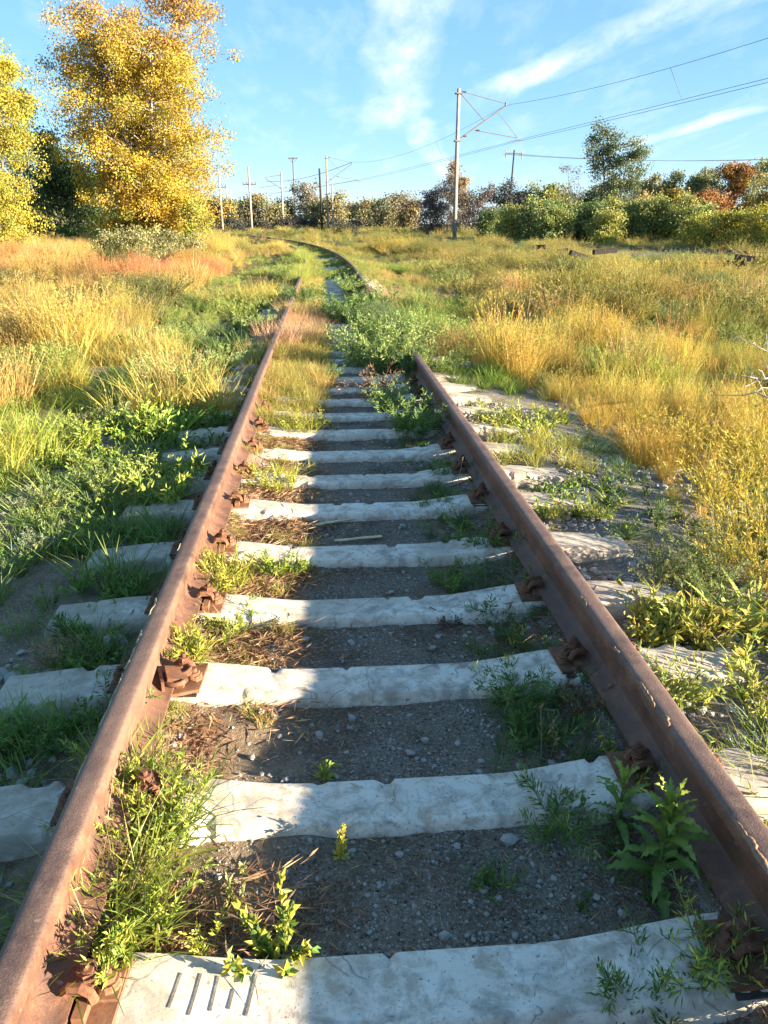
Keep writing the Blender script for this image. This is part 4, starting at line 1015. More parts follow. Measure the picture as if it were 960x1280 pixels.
        m = w1k & (kh >= .65); put(m & (q < .3), 'litter', 1.2, (.45, .34, .20)); put(m & (q >= .3) & (q < .7), 'worm', .5, fr2); put(m & (q >= .7), 'short', .8, fr2)
        w2 = Rm & ~w1 & (u < 2.4 + 1.6 * (n1 - .4)) & (y >= 9.5) & (y < 36)
        vg = pal(H[2], [(.24, .34, .06), (.36, .40, .07), (.18, .26, .07), (.42, .38, .09)])
        m = w2 & (kh < .40); put(m & (q < .8), 'mid', .85, vg); put(m & (q >= .8), 'short', 1.2, vg)
        m = w2 & (kh >= .40) & (kh < .75); put(m & (q < .6), 'worm', .75, vg); put(m & (q >= .6), 'short', 1.2, vg)
        m = w2 & (kh >= .75); put(m & (q < .5), 'fluff', 1.2, (.56, .40, .14)); put(m & (q >= .5), 'short', 1.1, vg)
        w3 = Rm & ~w1 & ~w2
        gx = w3 & (y < 12.0 + 6 * (n1 - .5))
        g2 = pal(H[2], [(.58, .40, .08), (.62, .47, .12), (.42, .40, .08), (.58, .38, .11), (.36, .37, .08)])
        m = gx & (kh < .54); put(m & (q < .72), 'tall', .68, g2, .10); put(m & (q >= .72), 'mid', 1.0, g2)
        m = gx & (kh >= .54) & (kh < .72); put(m & (q < .7), 'mid', 1.1, mixc((.36, .36, .07), g2, H[3])); put(m & (q >= .7), 'stalk', .8, (.5, .3, .13))
        m = gx & (kh >= .72); put(m & (q < .4), 'worm', .8, mixc((.22, .28, .09), (.36, .34, .09), H[3])); put(m & (q >= .4), 'herb', 1.4, mixc(GREEN, (.34, .37, .07), H[4]))
        m1 = w3 & ~gx & (y < 20)
        g3_ = pal(H[2], [(.40, .26, .10), (.56, .40, .12), (.40, .34, .08), (.52, .34, .13)])
        m = m1 & (kh < .24); put(m & (q < .5), 'stalk', .95, mixc((.46, .25, .12), (.54, .36, .16), H[3])); put(m & (q >= .5), 'mid', 1.0, g3_)
        m = m1 & (kh >= .24) & (kh < .42); put(m & (q < .6), 'tall', .62, g3_); put(m & (q >= .6), 'mid', .9, g3_)
        m = m1 & (kh >= .42) & (kh < .85); put(m & (q < .55), 'worm', .85, mixc((.17, .22, .09), (.30, .30, .09), H[3])); put(m & (q >= .55) & (q < .75), 'short', 1.4, OLIVE)
        m = m1 & (kh >= .85); put(m & (q < .5), 'plume', .75, (.40, .34, .08))
        m2 = w3 & ~gx & (y >= 20)
        g4 = pal(H[2], [(.54, .43, .10), (.40, .36, .09), (.26, .26, .07), (.58, .46, .14), (.36, .34, .09), (.52, .38, .12)])
        m = m2 & (kh < .32); put(m & (q < .42), 'bigplume', .62, g4, .2); put(m & (q >= .42) & (q < .6), 'mid', 1.0, g4)
        m = m2 & (kh >= .32) & (kh < .54); put(m & (q < .5), 'tall', .62, g4, .2); put(m & (q >= .5) & (q < .9), 'mid', 1.15, g4)
        m = m2 & (kh >= .54) & (kh < .72); put(m & (q < .4), 'bigplume', .55, mixc((.20, .20, .06), (.32, .29, .07), H[3])); put(m & (q >= .4) & (q < .6), 'short', 1.5, OLIVE)
        m = m2 & (kh >= .72) & (kh < .80); put(m & (q < .5), 'short', 1.6, (.40, .34, .11)); put(m & (q >= .5) & (q < .7), 'stalk', .8, (.42, .24, .11))
        m = m2 & (kh >= .80); put(m & (q < .6), 'worm', .8, mixc((.18, .24, .09), (.32, .35, .10), H[3])); put(m & (q >= .6) & (q < .8), 'mid', .8, mixc((.24, .29, .07), (.38, .36, .09), H[3]))
    n = 1500; y = 1.0 + 5.5 * r.random(n); u = -r.uniform(1.0, 2.7, n); h = fbm(u * 2.2, y * 2.2, 97, 3); k = (h > .44) & ~((np.abs(y[:, None] - np.array(SLEEPER_Y[:9])[None]).min(1) < .13) & (u > -1.42)); q = r.random(n)
    g = pal(fbm(u * 3, y * 3, 98, 2), [(.10, .18, .035), (.22, .29, .06), (.30, .34, .10)])
    for lo, hi, kd, sc in ((0, .35, 'short', .8), (.35, .65, 'herb', .8), (.65, .8, 'worm', .32), (.8, .9, 'ros', 1.0), (.9, 1, 'litter', .8)):
        m = k & (q >= lo) & (q < hi); S.put(u[m], y[m], kd, sc, g[m] if kd != 'litter' else (.30, .22, .13))
    S.done('field_grass', 'dry and green grasses and herbs covering the fields beside the track')
fields()

def track_grass():
    """grass inside the rails and tight along them"""
    S = Scatter(23); r = S.r
    n = 30000; y = 1.0 + 27 * r.random(n) ** 1.2; x0 = xc(y); u = r.uniform(-1.02, 1.02, n); x = x0 + u
    n1 = fbm(x * .8, y * .5, 61, 3); n2 = fbm(x * 2.6, y * 2.6, 63, 3); q = r.random(n)
    sl = np.abs(((y[:, None] - np.array(SLEEPER_Y)[None])))[:, :].min(1) < .10            # on a sleeper
    on_rail = np.abs(np.abs(u) - HALF) < .045
    left = np.clip(1.25 - np.abs(u + .56) / .26, 0, 1) * (.30 + .7 * sst(3.2, 6.0, y))
    left = np.where(y < 5.5, left * sst(.45, .62, n2), left)
    left = np.maximum(left, np.clip(1.2 - np.abs(u + .45) / .36, 0, 1) * sst(5.5, 8, y))
    right = np.clip(1.2 - np.abs(u - .58) / .24, 0, 1) * sst(.42, .60, n2) * .9
    right = np.maximum(right, np.clip(1.2 - np.abs(u - .62) / .30, 0, 1) * (sst(8.2, 9.4, y) * sst(16, 14, y) + .35 * sst(15, 17, y)))
    gap = np.where((u > -.14) & (u < .34), np.where(y < 25, .015, .10), 1)
    dens = np.maximum(left, right) * gap; dens = np.where(y > 24, .55 * np.clip(1 - np.abs(np.abs(u) - .5) / .4, 0, 1) + .2 * (np.abs(u) > .9), dens)
    foot = np.abs(np.abs(u) - HALF) < .12
    dens = np.where(foot & ~on_rail, np.maximum(dens, np.where(y < 9, np.where(u < 0, .62, .4), .2)), dens)
    keep = (r.random(n) < dens * np.where(y < 7, .55, .8)) & ~on_rail & ~(sl & (r.random(n) < np.where(y < 7, .93, .55)) & (np.abs(u) < .72))
    f = sst(4.5, 9, y)
    lf = keep & (u < 0); rt = keep & (u >= 0)
    pink = np.exp(-((y - 12.3) / 1.5) ** 2) * (u < -.1)
    lt = mixc(mixc((.30, .33, .06), (.42, .34, .08), n2), (.50, .36, .12), f * np.clip(n1 * 2 - .4, 0, 1)); lt = mixc(lt, (.52, .30, .18), np.clip(pink * 1.3, 0, 1))
    sc = (.72 + .1 * sst(8, 12, y)) * (1 - .35 * sst(13, 18, y)) * (.6 + .8 * fbm(x * 1.6, y * 1.6, 67, 2))
    k = lf & (q < .46); S.put(x[k], y[k], 'short', sc[k] * np.where(y[k] < 6, .55, 1.0), lt[k], .2)
    k = lf & (q >= .46) & (q < .68); S.put(x[k], y[k], 'herb', sc[k] * np.where(y[k] < 6, .45, .9), mixc((.25, .31, .055), (.40, .38, .08), n2[k]), .2)
    k = lf & (q >= .68) & (q < .84); S.put(x[k], y[k], 'fluff', sc[k] * np.where(y[k] < 6, .40, .95), lt[k])
    k = lf & (q >= .84); S.put(x[k], y[k], 'litter', .7, (.36, .24, .14))
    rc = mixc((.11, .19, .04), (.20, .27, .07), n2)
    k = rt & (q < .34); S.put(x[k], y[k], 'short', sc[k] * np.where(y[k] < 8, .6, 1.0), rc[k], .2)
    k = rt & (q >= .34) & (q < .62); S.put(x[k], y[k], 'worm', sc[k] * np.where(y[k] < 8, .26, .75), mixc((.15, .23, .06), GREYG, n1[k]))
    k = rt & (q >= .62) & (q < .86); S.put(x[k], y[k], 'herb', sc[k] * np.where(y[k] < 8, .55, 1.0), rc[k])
    k = rt & (q >= .86); S.put(x[k], y[k], 'litter', .7, (.22, .13, .08))
    n = 9000; y = 24 + 46 * r.random(n) ** 1.2; u = r.uniform(-1.5, 1.5, n); x = xc(y) + u; h = fbm(x * .9, y * .5, 69, 3)
    k = (np.abs(np.abs(u) - HALF) > .05) & (h + .18 * (np.abs(u - .1) > .25) > .56); q = r.random(n); g = mixc((.20, .27, .06), (.40, .36, .10), fbm(x, y, 70, 2))
    for lo, hi, kd, sc in ((0, .5, 'short', .9), (.5, .7, 'herb', 1.1), (.7, .85, 'worm', .4), (.85, 1, 'fluff', .6)):
        m = k & (q >= lo) & (q < hi); S.put(x[m], y[m], kd, sc, g[m])
    n = 900; y = 17 + 24 * r.random(n); x = xc(y) - HALF + r.normal(-.08, .14, n); k = fbm(y * .35, y * 0, 79, 2) > .42; S.put(x[k], y[k], 'mid', .85, mixc((.26, .32, .06), (.44, .38, .10), r.random(k.sum())))
    # dry litter on the sunlit side of the bed
    m = 1500; yy = 1.0 + 7 * r.random(m); uu = r.normal(-.5, .17, m); nn = fbm(uu * 3, yy * 3, 71, 3)
    kk = (nn > .40) & (uu < -.14) & (uu > -.98) & (np.abs(uu + HALF) > .05) & (np.abs(yy[:, None] - np.array(SLEEPER_Y)[None]).min(1) > .12)
    S.put(uu[kk], yy[kk], 'litter', .62, mixc((.30, .16, .085), (.42, .31, .19), r.random(kk.sum())), .1, 1.0, .0)
    m = 1500; yy = 1.0 + 7 * r.random(m); uu = r.uniform(-.3, .75, m); kk = fbm(uu * 4, yy * 4, 73, 2) + .25 * sst(.2, .7, np.abs(uu)) > .5
    S.put(uu[kk], yy[kk], 'litter', .40, mixc((.16, .11, .075), (.34, .26, .18), r.random(kk.sum())), .08, .5, .0)
    S.done('track_grass', 'grass tufts, small herbs and dry litter growing between and along the rails')
track_grass()

def gravel():
    coll = bpy.data.collections.new('stone_kinds')
    for k in range(8):
        o = bpy.data.objects.new('stone_%03d' % k, p_stone(500 + k).build('stone', False, (M_STONE,))); coll.objects.link(o)
    r = np.random.default_rng(5); P = []; S = []
    def add(x, y, s, dz=.0):
        P.append(np.stack([x, y, gz(x, y) + s * .12 + dz], -1)); S.append(s)
    n = 9000; y = 1.0 + 9 * r.random(n); u = r.uniform(1.0, 2.5, n); k = fbm(u * 1.6, y * 1.6, 81, 3) + .12 * sst(2.5, 1.2, u) > .52; add(u[k], y[k], np.exp(r.normal(-3.75, .5, k.sum())))
    n = 4500; y = 1.0 + 6 * r.random(n); u = -r.uniform(1.0, 2.4, n); k = fbm(u * 1.6, y * 1.6, 83, 3) > .42; add(u[k], y[k], np.exp(r.normal(-3.8, .5, k.sum())))
    n = 26000; y = .95 + 6.5 * r.random(n) ** 1.4; u = r.uniform(-.72, .74, n); k = (fbm(u * 3, y * 3, 85, 3) > .38) & (np.abs(y[:, None] - np.array(SLEEPER_Y)[None]).min(1) > .10); add(u[k], y[k], np.exp(r.normal(-5.15, .42, k.sum())))
    n = 2600; y = 1.0 + 6.5 * r.random(n); u = r.uniform(-.7, .72, n); k = np.abs(y[:, None] - np.array(SLEEPER_Y)[None]).min(1) > .11; add(u[k], y[k], np.exp(r.normal(-4.35, .5, k.sum())))
    n = 500; y = 1.0 + 6.5 * r.random(n); u = r.uniform(-.7, .74, n); k = np.abs(y[:, None] - np.array(SLEEPER_Y)[None]).min(1) < .10; s = np.exp(r.normal(-5.4, .3, k.sum())); P.append(np.stack([u[k], y[k], .006 + .046 * sst(.33, .62, np.abs(u[k]))], -1)); S.append(s)
    P = np.concatenate(P); S = np.concatenate(S); n = len(P)
    gn_scatter('ballast_gravel', 'loose grit and ballast stones in and beside the track', P, r.integers(0, 8, n), np.stack([r.normal(0, .3, n), r.normal(0, .3, n), r.uniform(0, 6.28, n)], -1), np.repeat(S[:, None], 3, 1), np.ones((n, 3)), coll)
gravel()
# ---------------------------------------------------------------- single plants that can be told apart
def plant(name, label, cat, b, px, py, scale=1.0, group=None, rz=None, z=None, part=None):
    zz = -.02 if z is None else z
    for _ in range(3):
        x, y = gpx(px, py, zz)
        zz = float(gz(x, y)) if z is None else z
    o = link(name, b.build(name, False, (M_PLANT,)), loc=(x, y, zz - .01), rot=(0, 0, random.uniform(0, 6.28) if rz is None else rz), scale=scale)
    o['tint'] = (1., 1., 1.)
    return tag(o, label, cat, group)
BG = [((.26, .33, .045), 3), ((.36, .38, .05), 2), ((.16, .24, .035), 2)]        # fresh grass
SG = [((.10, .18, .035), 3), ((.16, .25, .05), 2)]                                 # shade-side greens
YG = [((.42, .40, .05), 3), ((.30, .34, .05), 2)]
gt = 'bright grass clumps along the sunlit rail'
def clump(seed, n, h, rad, cols=BG):
    """leafy grass: short broad blades, feathery shoots between them and some dry stems"""
    b = p_feather(seed, cols, max(8, n // 8), (h[0] * .6, h[1] * .85), rad, 20, .034, .0065, .5, ((.32, .33, .08), 1), .8, 2); r = np.random.default_rng(seed + 1)
    blades(b, r, n, rad * 1.1, (h[0] * .6, h[1] * .8), (.004, .010), .5, (.1, .9), cols)
    blades(b, r, n // 6, rad, (h[0], h[1] * 1.1), (.002, .004), .5, (.1, .8), [((.55, .45, .2), 1)]); return b
plant('grass_clump', 'big bright green grass clump beside the front sleeper, against the sunlit rail', 'grass clump', clump(600, 260, (.10, .22), .12), 145, 1165, 1, gt)
plant('grass_clump', 'wide yellow-green grass clump against the sunlit rail, at the end of the second sleeper', 'grass clump', clump(601, 240, (.09, .2), .12), 175, 1055, 1, gt)
plant('grass_clump', 'grass clump spilling onto the second sleeper end', 'grass clump', clump(602, 150, (.08, .18), .08), 215, 1020, 1, gt)
plant('grass_clump', 'thin bright clump against the sunlit rail between second and third sleeper', 'grass clump', clump(603, 90, (.08, .18), .06), 152, 975, 1, gt)
plant('grass_clump', 'dense lime grass clump above the big twisted bracket', 'grass clump', clump(604, 130, (.06, .15), .06, YG), 238, 825, 1, gt)
plant('grass_clump', 'lime grass clump below the fourth sleeper end', 'grass clump', clump(605, 90, (.06, .15), .06), 290, 790, 1, gt)
plant('grass_clump', 'yellow-green clump covering the fifth sleeper end', 'grass clump', clump(606, 130, (.08, .18), .09, YG), 280, 728, 1, gt)
plant('grass_clump', 'low green clump lying over the middle of the fifth sleeper', 'grass clump', clump(607, 120, (.06, .14), .10), 355, 712, 1, gt)
plant('grass_clump', 'yellowish clump hiding the end of the seventh sleeper', 'grass clump', clump(608, 160, (.1, .2), .12, YG), 345, 608, 1, gt)
plant('grass_clump', 'tall lime clump hiding the ninth sleeper end', 'grass clump', clump(609, 170, (.12, .26), .13, YG), 375, 540, 1, gt)
plant('leafy_herb', 'low bushy herb with bright divided leaves on the edge of the front sleeper', 'weed', p_herb(620, YG + [((.10, .2, .03), 2)], 12, (.08, .15), .04, 22, .035, .016, .5), 345, 1215, 1.0)
plant('sprig', 'single upright yellow sprig standing in the dark cinder', 'weed', p_feather(621, [((.55, .50, .06), 1)], 2, (.08, .11), .004, 34, .014, .006, .06), 425, 1075, 1.0)
plant('sprig', 'small green sprig in the cinder next to the second sleeper', 'weed', p_feather(622, [((.30, .38, .06), 1)], 4, (.05, .08), .01, 14, .018, .006, .3), 402, 975, 1.0)
plant('sprig', 'pale sprout with a grey bud in the brown litter', 'weed', p_herb(623, [((.38, .38, .12), 1)], 4, (.05, .1), .02, 9, .03, .012, .4), 290, 1125, 1.0)
plant('sprig', 'yellow-green sprout at the shadow edge beside the leafy herb', 'weed', p_feather(624, YG, 4, (.06, .11), .02, 12, .02, .006, .3), 262, 1190, 1.0)
plant('small_weed', 'small round green weed alone in the shaded cinder', 'weed', p_herb(625, SG, 14, (.04, .07), .02, 12, .028, .007, .7), 612, 1108, 1.0)
plant('small_weed', 'tiny green weed below the small round one', 'weed', p_herb(626, SG, 8, (.02, .04), .02, 10, .02, .006, .7), 735, 1135, 1.0)
fw = 'feathery weeds along the shaded rail'
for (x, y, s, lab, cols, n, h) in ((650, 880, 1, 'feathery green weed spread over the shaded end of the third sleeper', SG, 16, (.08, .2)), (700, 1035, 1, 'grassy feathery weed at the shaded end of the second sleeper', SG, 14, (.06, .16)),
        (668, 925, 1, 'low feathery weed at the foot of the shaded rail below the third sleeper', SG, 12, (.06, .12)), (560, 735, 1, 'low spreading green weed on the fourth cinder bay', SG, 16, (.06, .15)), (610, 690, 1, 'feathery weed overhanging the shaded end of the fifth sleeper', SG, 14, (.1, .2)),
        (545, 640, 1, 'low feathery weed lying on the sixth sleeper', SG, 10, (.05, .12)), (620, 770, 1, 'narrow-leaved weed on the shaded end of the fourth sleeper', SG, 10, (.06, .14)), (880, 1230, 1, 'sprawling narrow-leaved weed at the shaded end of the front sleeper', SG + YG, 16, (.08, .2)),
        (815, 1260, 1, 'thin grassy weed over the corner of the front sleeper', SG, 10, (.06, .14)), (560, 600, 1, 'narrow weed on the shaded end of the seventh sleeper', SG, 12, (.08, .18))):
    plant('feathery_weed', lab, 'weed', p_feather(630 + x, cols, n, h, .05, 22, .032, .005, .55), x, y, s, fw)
up = 'upright sprigs by the shaded rail'
for (x, y, h, lab) in ((765, 945, .15, 'yellow-tipped sprig rising beside the shaded rail between second and third sleeper'), (790, 990, .14, 'lime-tipped sprig just above the big jagged-leaved weed'), (668, 745, .20, 'upright sprig with whorled pale leaves against the dark rail face'), (640, 812, .15, 'pale sprig standing at the fourth sleeper end'),
        (625, 845, .12, 'slanting pale sprig above the third sleeper'), (655, 690, .14, 'yellow-topped sprig catching sun above the rail'), (895, 1180, .12, 'yellow-tipped sprig at the front sleeper fastening'), (565, 590, .12, 'thin pale sprig beside the seventh sleeper')):
    plant('upright_sprig', lab, 'weed', p_herb(700 + x, YG + [(GREEN, 3)], 3, (h * .7, h), .012, 15, .04, .008, .2, 1.3), x, y, 1, up)
plant('dry_stalk', 'bare brown stalk pair rising before the shaded rail above the second sleeper', 'dry weed', p_stalk(750, [((.26, .19, .10), 1)], 4, (.14, .24), .05, 8, .02, .008), 685, 950, 1.0)
plant('dry_stalk', 'single pale leaning stalk in front of the far end of the shaded rail', 'dry weed', p_stalk(751, [((.45, .38, .24), 1)], 1, (.26, .28), .01, 3, .02, .006), 570, 615, 1.0)
plant('withered_clump', 'rust-brown withered clump at the shaded rail foot beside the third sleeper', 'dry weed', p_feather(752, [((.20, .10, .05), 2), ((.32, .2, .1), 1)], 14, (.05, .12), .06, 14, .02, .006, .5, ((.2, .12, .06), 1)), 720, 885, 1.0)
plant('withered_clump', 'small brown withered clump on the edge of the fourth sleeper', 'dry weed', p_feather(753, [((.17, .10, .06), 1)], 8, (.03, .06), .04, 12, .02, .006, .6, ((.2, .12, .06), 1)), 563, 778, 1.0)
plant('withered_clump', 'brown withered bush inside the track before the big green bushes', 'dry weed', p_feather(754, [((.24, .14, .07), 2), ((.34, .22, .12), 1)], 26, (.15, .30), .16, 14, .03, .006, .6, ((.22, .13, .07), 1)), 468, 500, 1.3)
# bushes inside and beside the track further off
WB = [((.22, .31, .08), 3), ((.30, .37, .10), 2), ((.36, .38, .11), 1)]
tb_ = 'green bushes in the overgrown track'
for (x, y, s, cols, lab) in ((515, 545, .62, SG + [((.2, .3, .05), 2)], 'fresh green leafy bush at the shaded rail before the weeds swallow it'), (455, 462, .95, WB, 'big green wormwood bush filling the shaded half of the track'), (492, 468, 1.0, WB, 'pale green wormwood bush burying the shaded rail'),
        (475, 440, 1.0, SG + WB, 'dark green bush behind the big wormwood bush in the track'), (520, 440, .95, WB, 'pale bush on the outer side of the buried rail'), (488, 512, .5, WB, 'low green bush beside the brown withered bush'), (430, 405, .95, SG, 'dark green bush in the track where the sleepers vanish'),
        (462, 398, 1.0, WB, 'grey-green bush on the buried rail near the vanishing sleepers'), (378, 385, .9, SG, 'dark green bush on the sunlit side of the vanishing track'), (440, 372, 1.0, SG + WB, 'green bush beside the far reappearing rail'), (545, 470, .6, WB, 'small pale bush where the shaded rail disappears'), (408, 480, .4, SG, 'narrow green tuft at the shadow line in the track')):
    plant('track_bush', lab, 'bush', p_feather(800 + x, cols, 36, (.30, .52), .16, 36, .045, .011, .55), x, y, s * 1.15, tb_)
# left side
lw = 'wormwood bushes left of the track'
for (x, y, s, cols, lab) in ((235, 505, 1.25, WB, 'largest silvery green wormwood bush beside the sunlit rail'), (195, 480, 1.0, WB, 'silvery wormwood bush behind the largest one'), (275, 470, 1.0, WB, 'silvery wormwood bush between the largest one and the rail'), (325, 420, 1.1, WB, 'feathery green bush hugging the sunlit rail farther on'), (300, 400, 1.2, WB + YG, 'yellow-tinged bush behind the feathery one by the rail'), (350, 350, 1.3, WB, 'green bush where the sunlit rail goes out of sight'),
        (150, 530, .6, [((.26, .30, .13), 1)], 'grey wormwood bush at the edge of the golden grass'), (60, 690, .42, [((.30, .33, .20), 1)], 'low silver-leaved weed in the shade of the rail'), (30, 640, .5, [((.28, .31, .17), 1)], 'pale silver weed below the golden grass'), (110, 615, .5, WB, 'small wormwood tuft below the lime-leaved weeds')):
    plant('wormwood_bush', lab, 'bush', p_feather(830 + x, cols, 30, (.26, .46), .13, 34, .042, .009, .5), x, y, s * .82, lw)
ll = 'lime-leaved weeds left of the track'
for (x, y, s, lab) in ((85, 575, 1.0, 'tall lime-leaved weed catching sun before the golden grass'), (55, 560, .9, 'lime-leaved weed leaning against the golden grass'), (115, 560, .8, 'lime-leaved weed with drooping stems beside the wormwood'), (205, 640, 1.0, 'fern-leaved pale weed next to the sunlit rail'), (228, 610, .9, 'fern-leaved lime weed overhanging toward the rail'), (180, 610, .7, 'small fern-leaved weed beside the pale one')):
    plant('lime_weed', lab, 'weed', p_herb(860 + x, [((.30, .38, .05), 3), ((.42, .42, .08), 1.5), ((.2, .3, .06), 1)], 12, (.18, .34), .08, 26, .06, .018, .45), x, y, s, ll)
for (x, y, lab) in ((85, 830, 'dry pinkish bristly tuft above a sleeper end outside the sunlit rail'), (140, 905, 'dark leafy weed between two sleeper ends outside the sunlit rail'), (95, 800, 'small feathery weed between the sleeper ends left of the rail'), (150, 745, 'grassy weed covering a sleeper end outside the sunlit rail'), (60, 930, 'low green weed on the stones outside the sunlit rail'), (120, 835, 'bluish feathery weed against the sunlit rail outer foot')):
    c = [((.42, .27, .16), 1)] if 'pinkish' in lab else SG
    plant('shade_weed', lab, 'weed', p_feather(880 + x, c, 12, (.06, .14), .05, 18, .03, .006, .6), x, y, 1.0, 'weeds outside the sunlit rail')
# right side
for (x, y, s, cols, lab) in ((850, 875, 1.0, [((.36, .37, .10), 2), ((.24, .32, .08), 2)], 'soft pale green tuft leaning over the rail beside the gravel'), (870, 800, .9, [((.40, .26, .14), 2), (LIME, 2)], 'weed with reddish tips among the gravel'), (830, 790, .9, [(LIME, 2), (GREEN, 2)], 'broad green weed between two sleeper ends in the gravel'), (905, 790, .9, [((.45, .36, .08), 2), (LIME, 1)], 'yellowing weed on the gravel bank'), (935, 870, .8, [((.40, .36, .12), 1)], 'dry yellowish weed at the gravel edge'),
        (700, 650, .6, YG, 'small lime weed on the outer side of the rail beside a sleeper end'), (745, 650, .6, YG + [(GREYG, 2)], 'pale weed among stones near the yellow broom bushes'), (930, 985, .9, [(LIME, 2), ((.4, .38, .1), 1)], 'leafy weed hugging the outer rail foot'), (820, 650, .8, [(GREYG, 1)], 'grey-green weed at the yellow bushes edge'), (640, 560, .6, YG, 'yellow-green weed beside the rail among buried sleeper ends')):
    plant('gravel_weed', lab, 'weed', p_herb(900 + x, cols, 14, (.08, .2), .06, 18, .05, .011, .5) if s > .7 else p_feather(900 + x, cols, 14, (.12, .25), .05, 18, .03, .006, .5), x, y, s, 'weeds on the gravel bank')
for k, (x, y, s) in enumerate(((880, 640, 1.05), (930, 690, 1.1), (850, 580, 1.0), (910, 590, 1.15), (950, 620, 1.2), (800, 560, .9), (945, 740, .9), (885, 700, .7), (955, 545, 1.2))):
    labs = ['golden broom-like bush nearest the gravel bank', 'broad golden broom-like bush reaching down to the gravel', 'yellow broom-like bush before the upright golden grass', 'tall golden broom-like bush in the middle of the thicket', 'golden broom-like bush with olive tips', 'small yellow broom-like bush at the edge of the golden grass', 'low yellow-green broom-like bush at the bottom of the bank', 'low olive broom-like bush beside stones', 'olive-gold broom-like bush against the golden grass']
    plant('broom_bush', labs[k], 'bush', p_plume(930 + k, [((.54, .39, .045), 3), ((.46, .38, .06), 2), ((.32, .31, .06), 1.5)], 54, (.24, .46), .14, 40, .042, .007, .6), x + 22, y, s * .85, 'golden broom-like bushes by the gravel bank')
tw = 'rounded dry bushes in the right-hand field'
r_ = np.random.default_rng(77); cnt = 0
for (x, y, s, f) in ((620, 395, 1.5, 0), (680, 400, 1.5, .2), (730, 392, 1.4, .6), (585, 375, 1.5, .5), (650, 365, 1.7, .1), (560, 350, 1.6, .8), (700, 350, 1.6, .9), (610, 340, 1.7, .4), (760, 345, 1.8, .1), (820, 350, 2.0, .1), (870, 345, 2.0, .2), (790, 365, 1.7, .4), (915, 350, 2.0, .3), (950, 340, 2.0, .2), (840, 320, 2.0, .5), (900, 318, 2.0, .3), (940, 400, 1.5, .7), (660, 330, 1.6, .7), (560, 330, 1.5, .3), (720, 322, 1.7, .6)):
    c1 = np.array((.52, .40, .09)); c2 = np.array((.17, .19, .06)); c = c1 * (1 - f) + c2 * f
    plant('dry_bush', 'rounded wispy golden bush in the dry field below the willow hedge' if f < .3 else 'rounded wispy dark olive bush in the dry field below the willow hedge' if f > .55 else 'rounded wispy yellow-olive bush in the dry field below the willow hedge', 'bush', p_plume(950 + cnt, [(tuple(c), 3), (tuple(c * .75), 2), (tuple(c * 1.15), 1)], 70, (.22, .44), .14, 46, .045, .010, .8), x, y, s * (.75 + .4 * f), tw); cnt += 1
for (x, y, s, f) in ((60, 420, 1.6, 0), (30, 440, 1.5, .4), (110, 395, 1.7, .3), (90, 350, 1.8, .1), (150, 370, 1.6, .6), (210, 375, 1.6, .8), (20, 370, 1.8, .2)):
    c = np.array((.40, .29, .09)) * (1 - f) + np.array((.20, .20, .06)) * f
    plant('dry_bush', 'rounded wispy olive-brown bush in the golden left-hand field', 'bush', p_plume(980 + cnt, [(tuple(c), 3), (tuple(c * .7), 2)], 70, (.22, .42), .14, 46, .045, .010, .8), x, y, s * .85, 'rounded dry bushes in the left-hand field'); cnt += 1

for (x, y, s, c, lab) in ((350, 432, 1.0, (.60, .36, .22), 'pinkish fluffy grass clump covering the sunlit rail'), (385, 428, 1.0, (.62, .42, .2), 'straw-pink fluffy grass clump at the shadow line in the track'), (368, 400, 1.0, (.62, .44, .18), 'straw-coloured fluffy grass clump behind the pinkish one'), (488, 385, 1.3, (.62, .38, .17), 'orange-pink fluffy grass clump beside the far reappearing rail'), (330, 455, .8, (.45, .42, .1), 'yellow-green grass clump before the pinkish one on the rail')):
    c = np.array(c); plant('fluffy_clump', lab, 'grass clump', p_tuft(990 + x, [(tuple(c), 3), (tuple(c * .8), 1)], 420, (.2, .42), .30, (.0035, .006), .25, (.1, .6)), x, y, s, 'fluffy grass clumps in the track')
# big jagged-leaved weed
def jag_leaf(r, L, W, droop, col):
    n = 15; t = np.linspace(0, 1, n); w = W * .5 * np.sin(np.pi * np.clip(t, .03, 1) ** .75) ** .8; w[-1] = .0008
    tooth = np.where(np.arange(n) % 2 == 0, 1.0, .62); w = w * tooth; w[0] = W * .10
    ang = .2 - droop * t ** 1.3; x = np.concatenate([[0], np.cumsum(np.cos(ang[:-1]) * L / (n - 1))]); z = np.concatenate([[0], np.cumsum(np.sin(ang[:-1]) * L / (n - 1))])
    wav = r.normal(0, .004, n)
    V = np.zeros((n, 3, 3)); V[:, :, 0] = x[:, None]; V[:, 1, 2] = z; V[:, 0, 1] = -w; V[:, 2, 1] = w; V[:, 0, 0] += w * .35; V[:, 2, 0] += w * .35
    V[:, 0, 2] = z + w * .35 + wav; V[:, 2, 2] = z + w * .35 - wav
    i = np.arange(n - 1)[:, None] * 3 + np.arange(2)[None]; F = np.stack([i, i + 1, i + 4, i + 3], -1).reshape(-1, 4)
    C = np.tile(np.asarray(col)[None], (n * 3, 1)) * r.uniform(.9, 1.1, (n * 3, 1)); C.reshape(n, 3, 3)[:, 1] *= 1.35
    return mesh('leaf', V.reshape(-1, 3), F, C, True, (M_PLANT,))
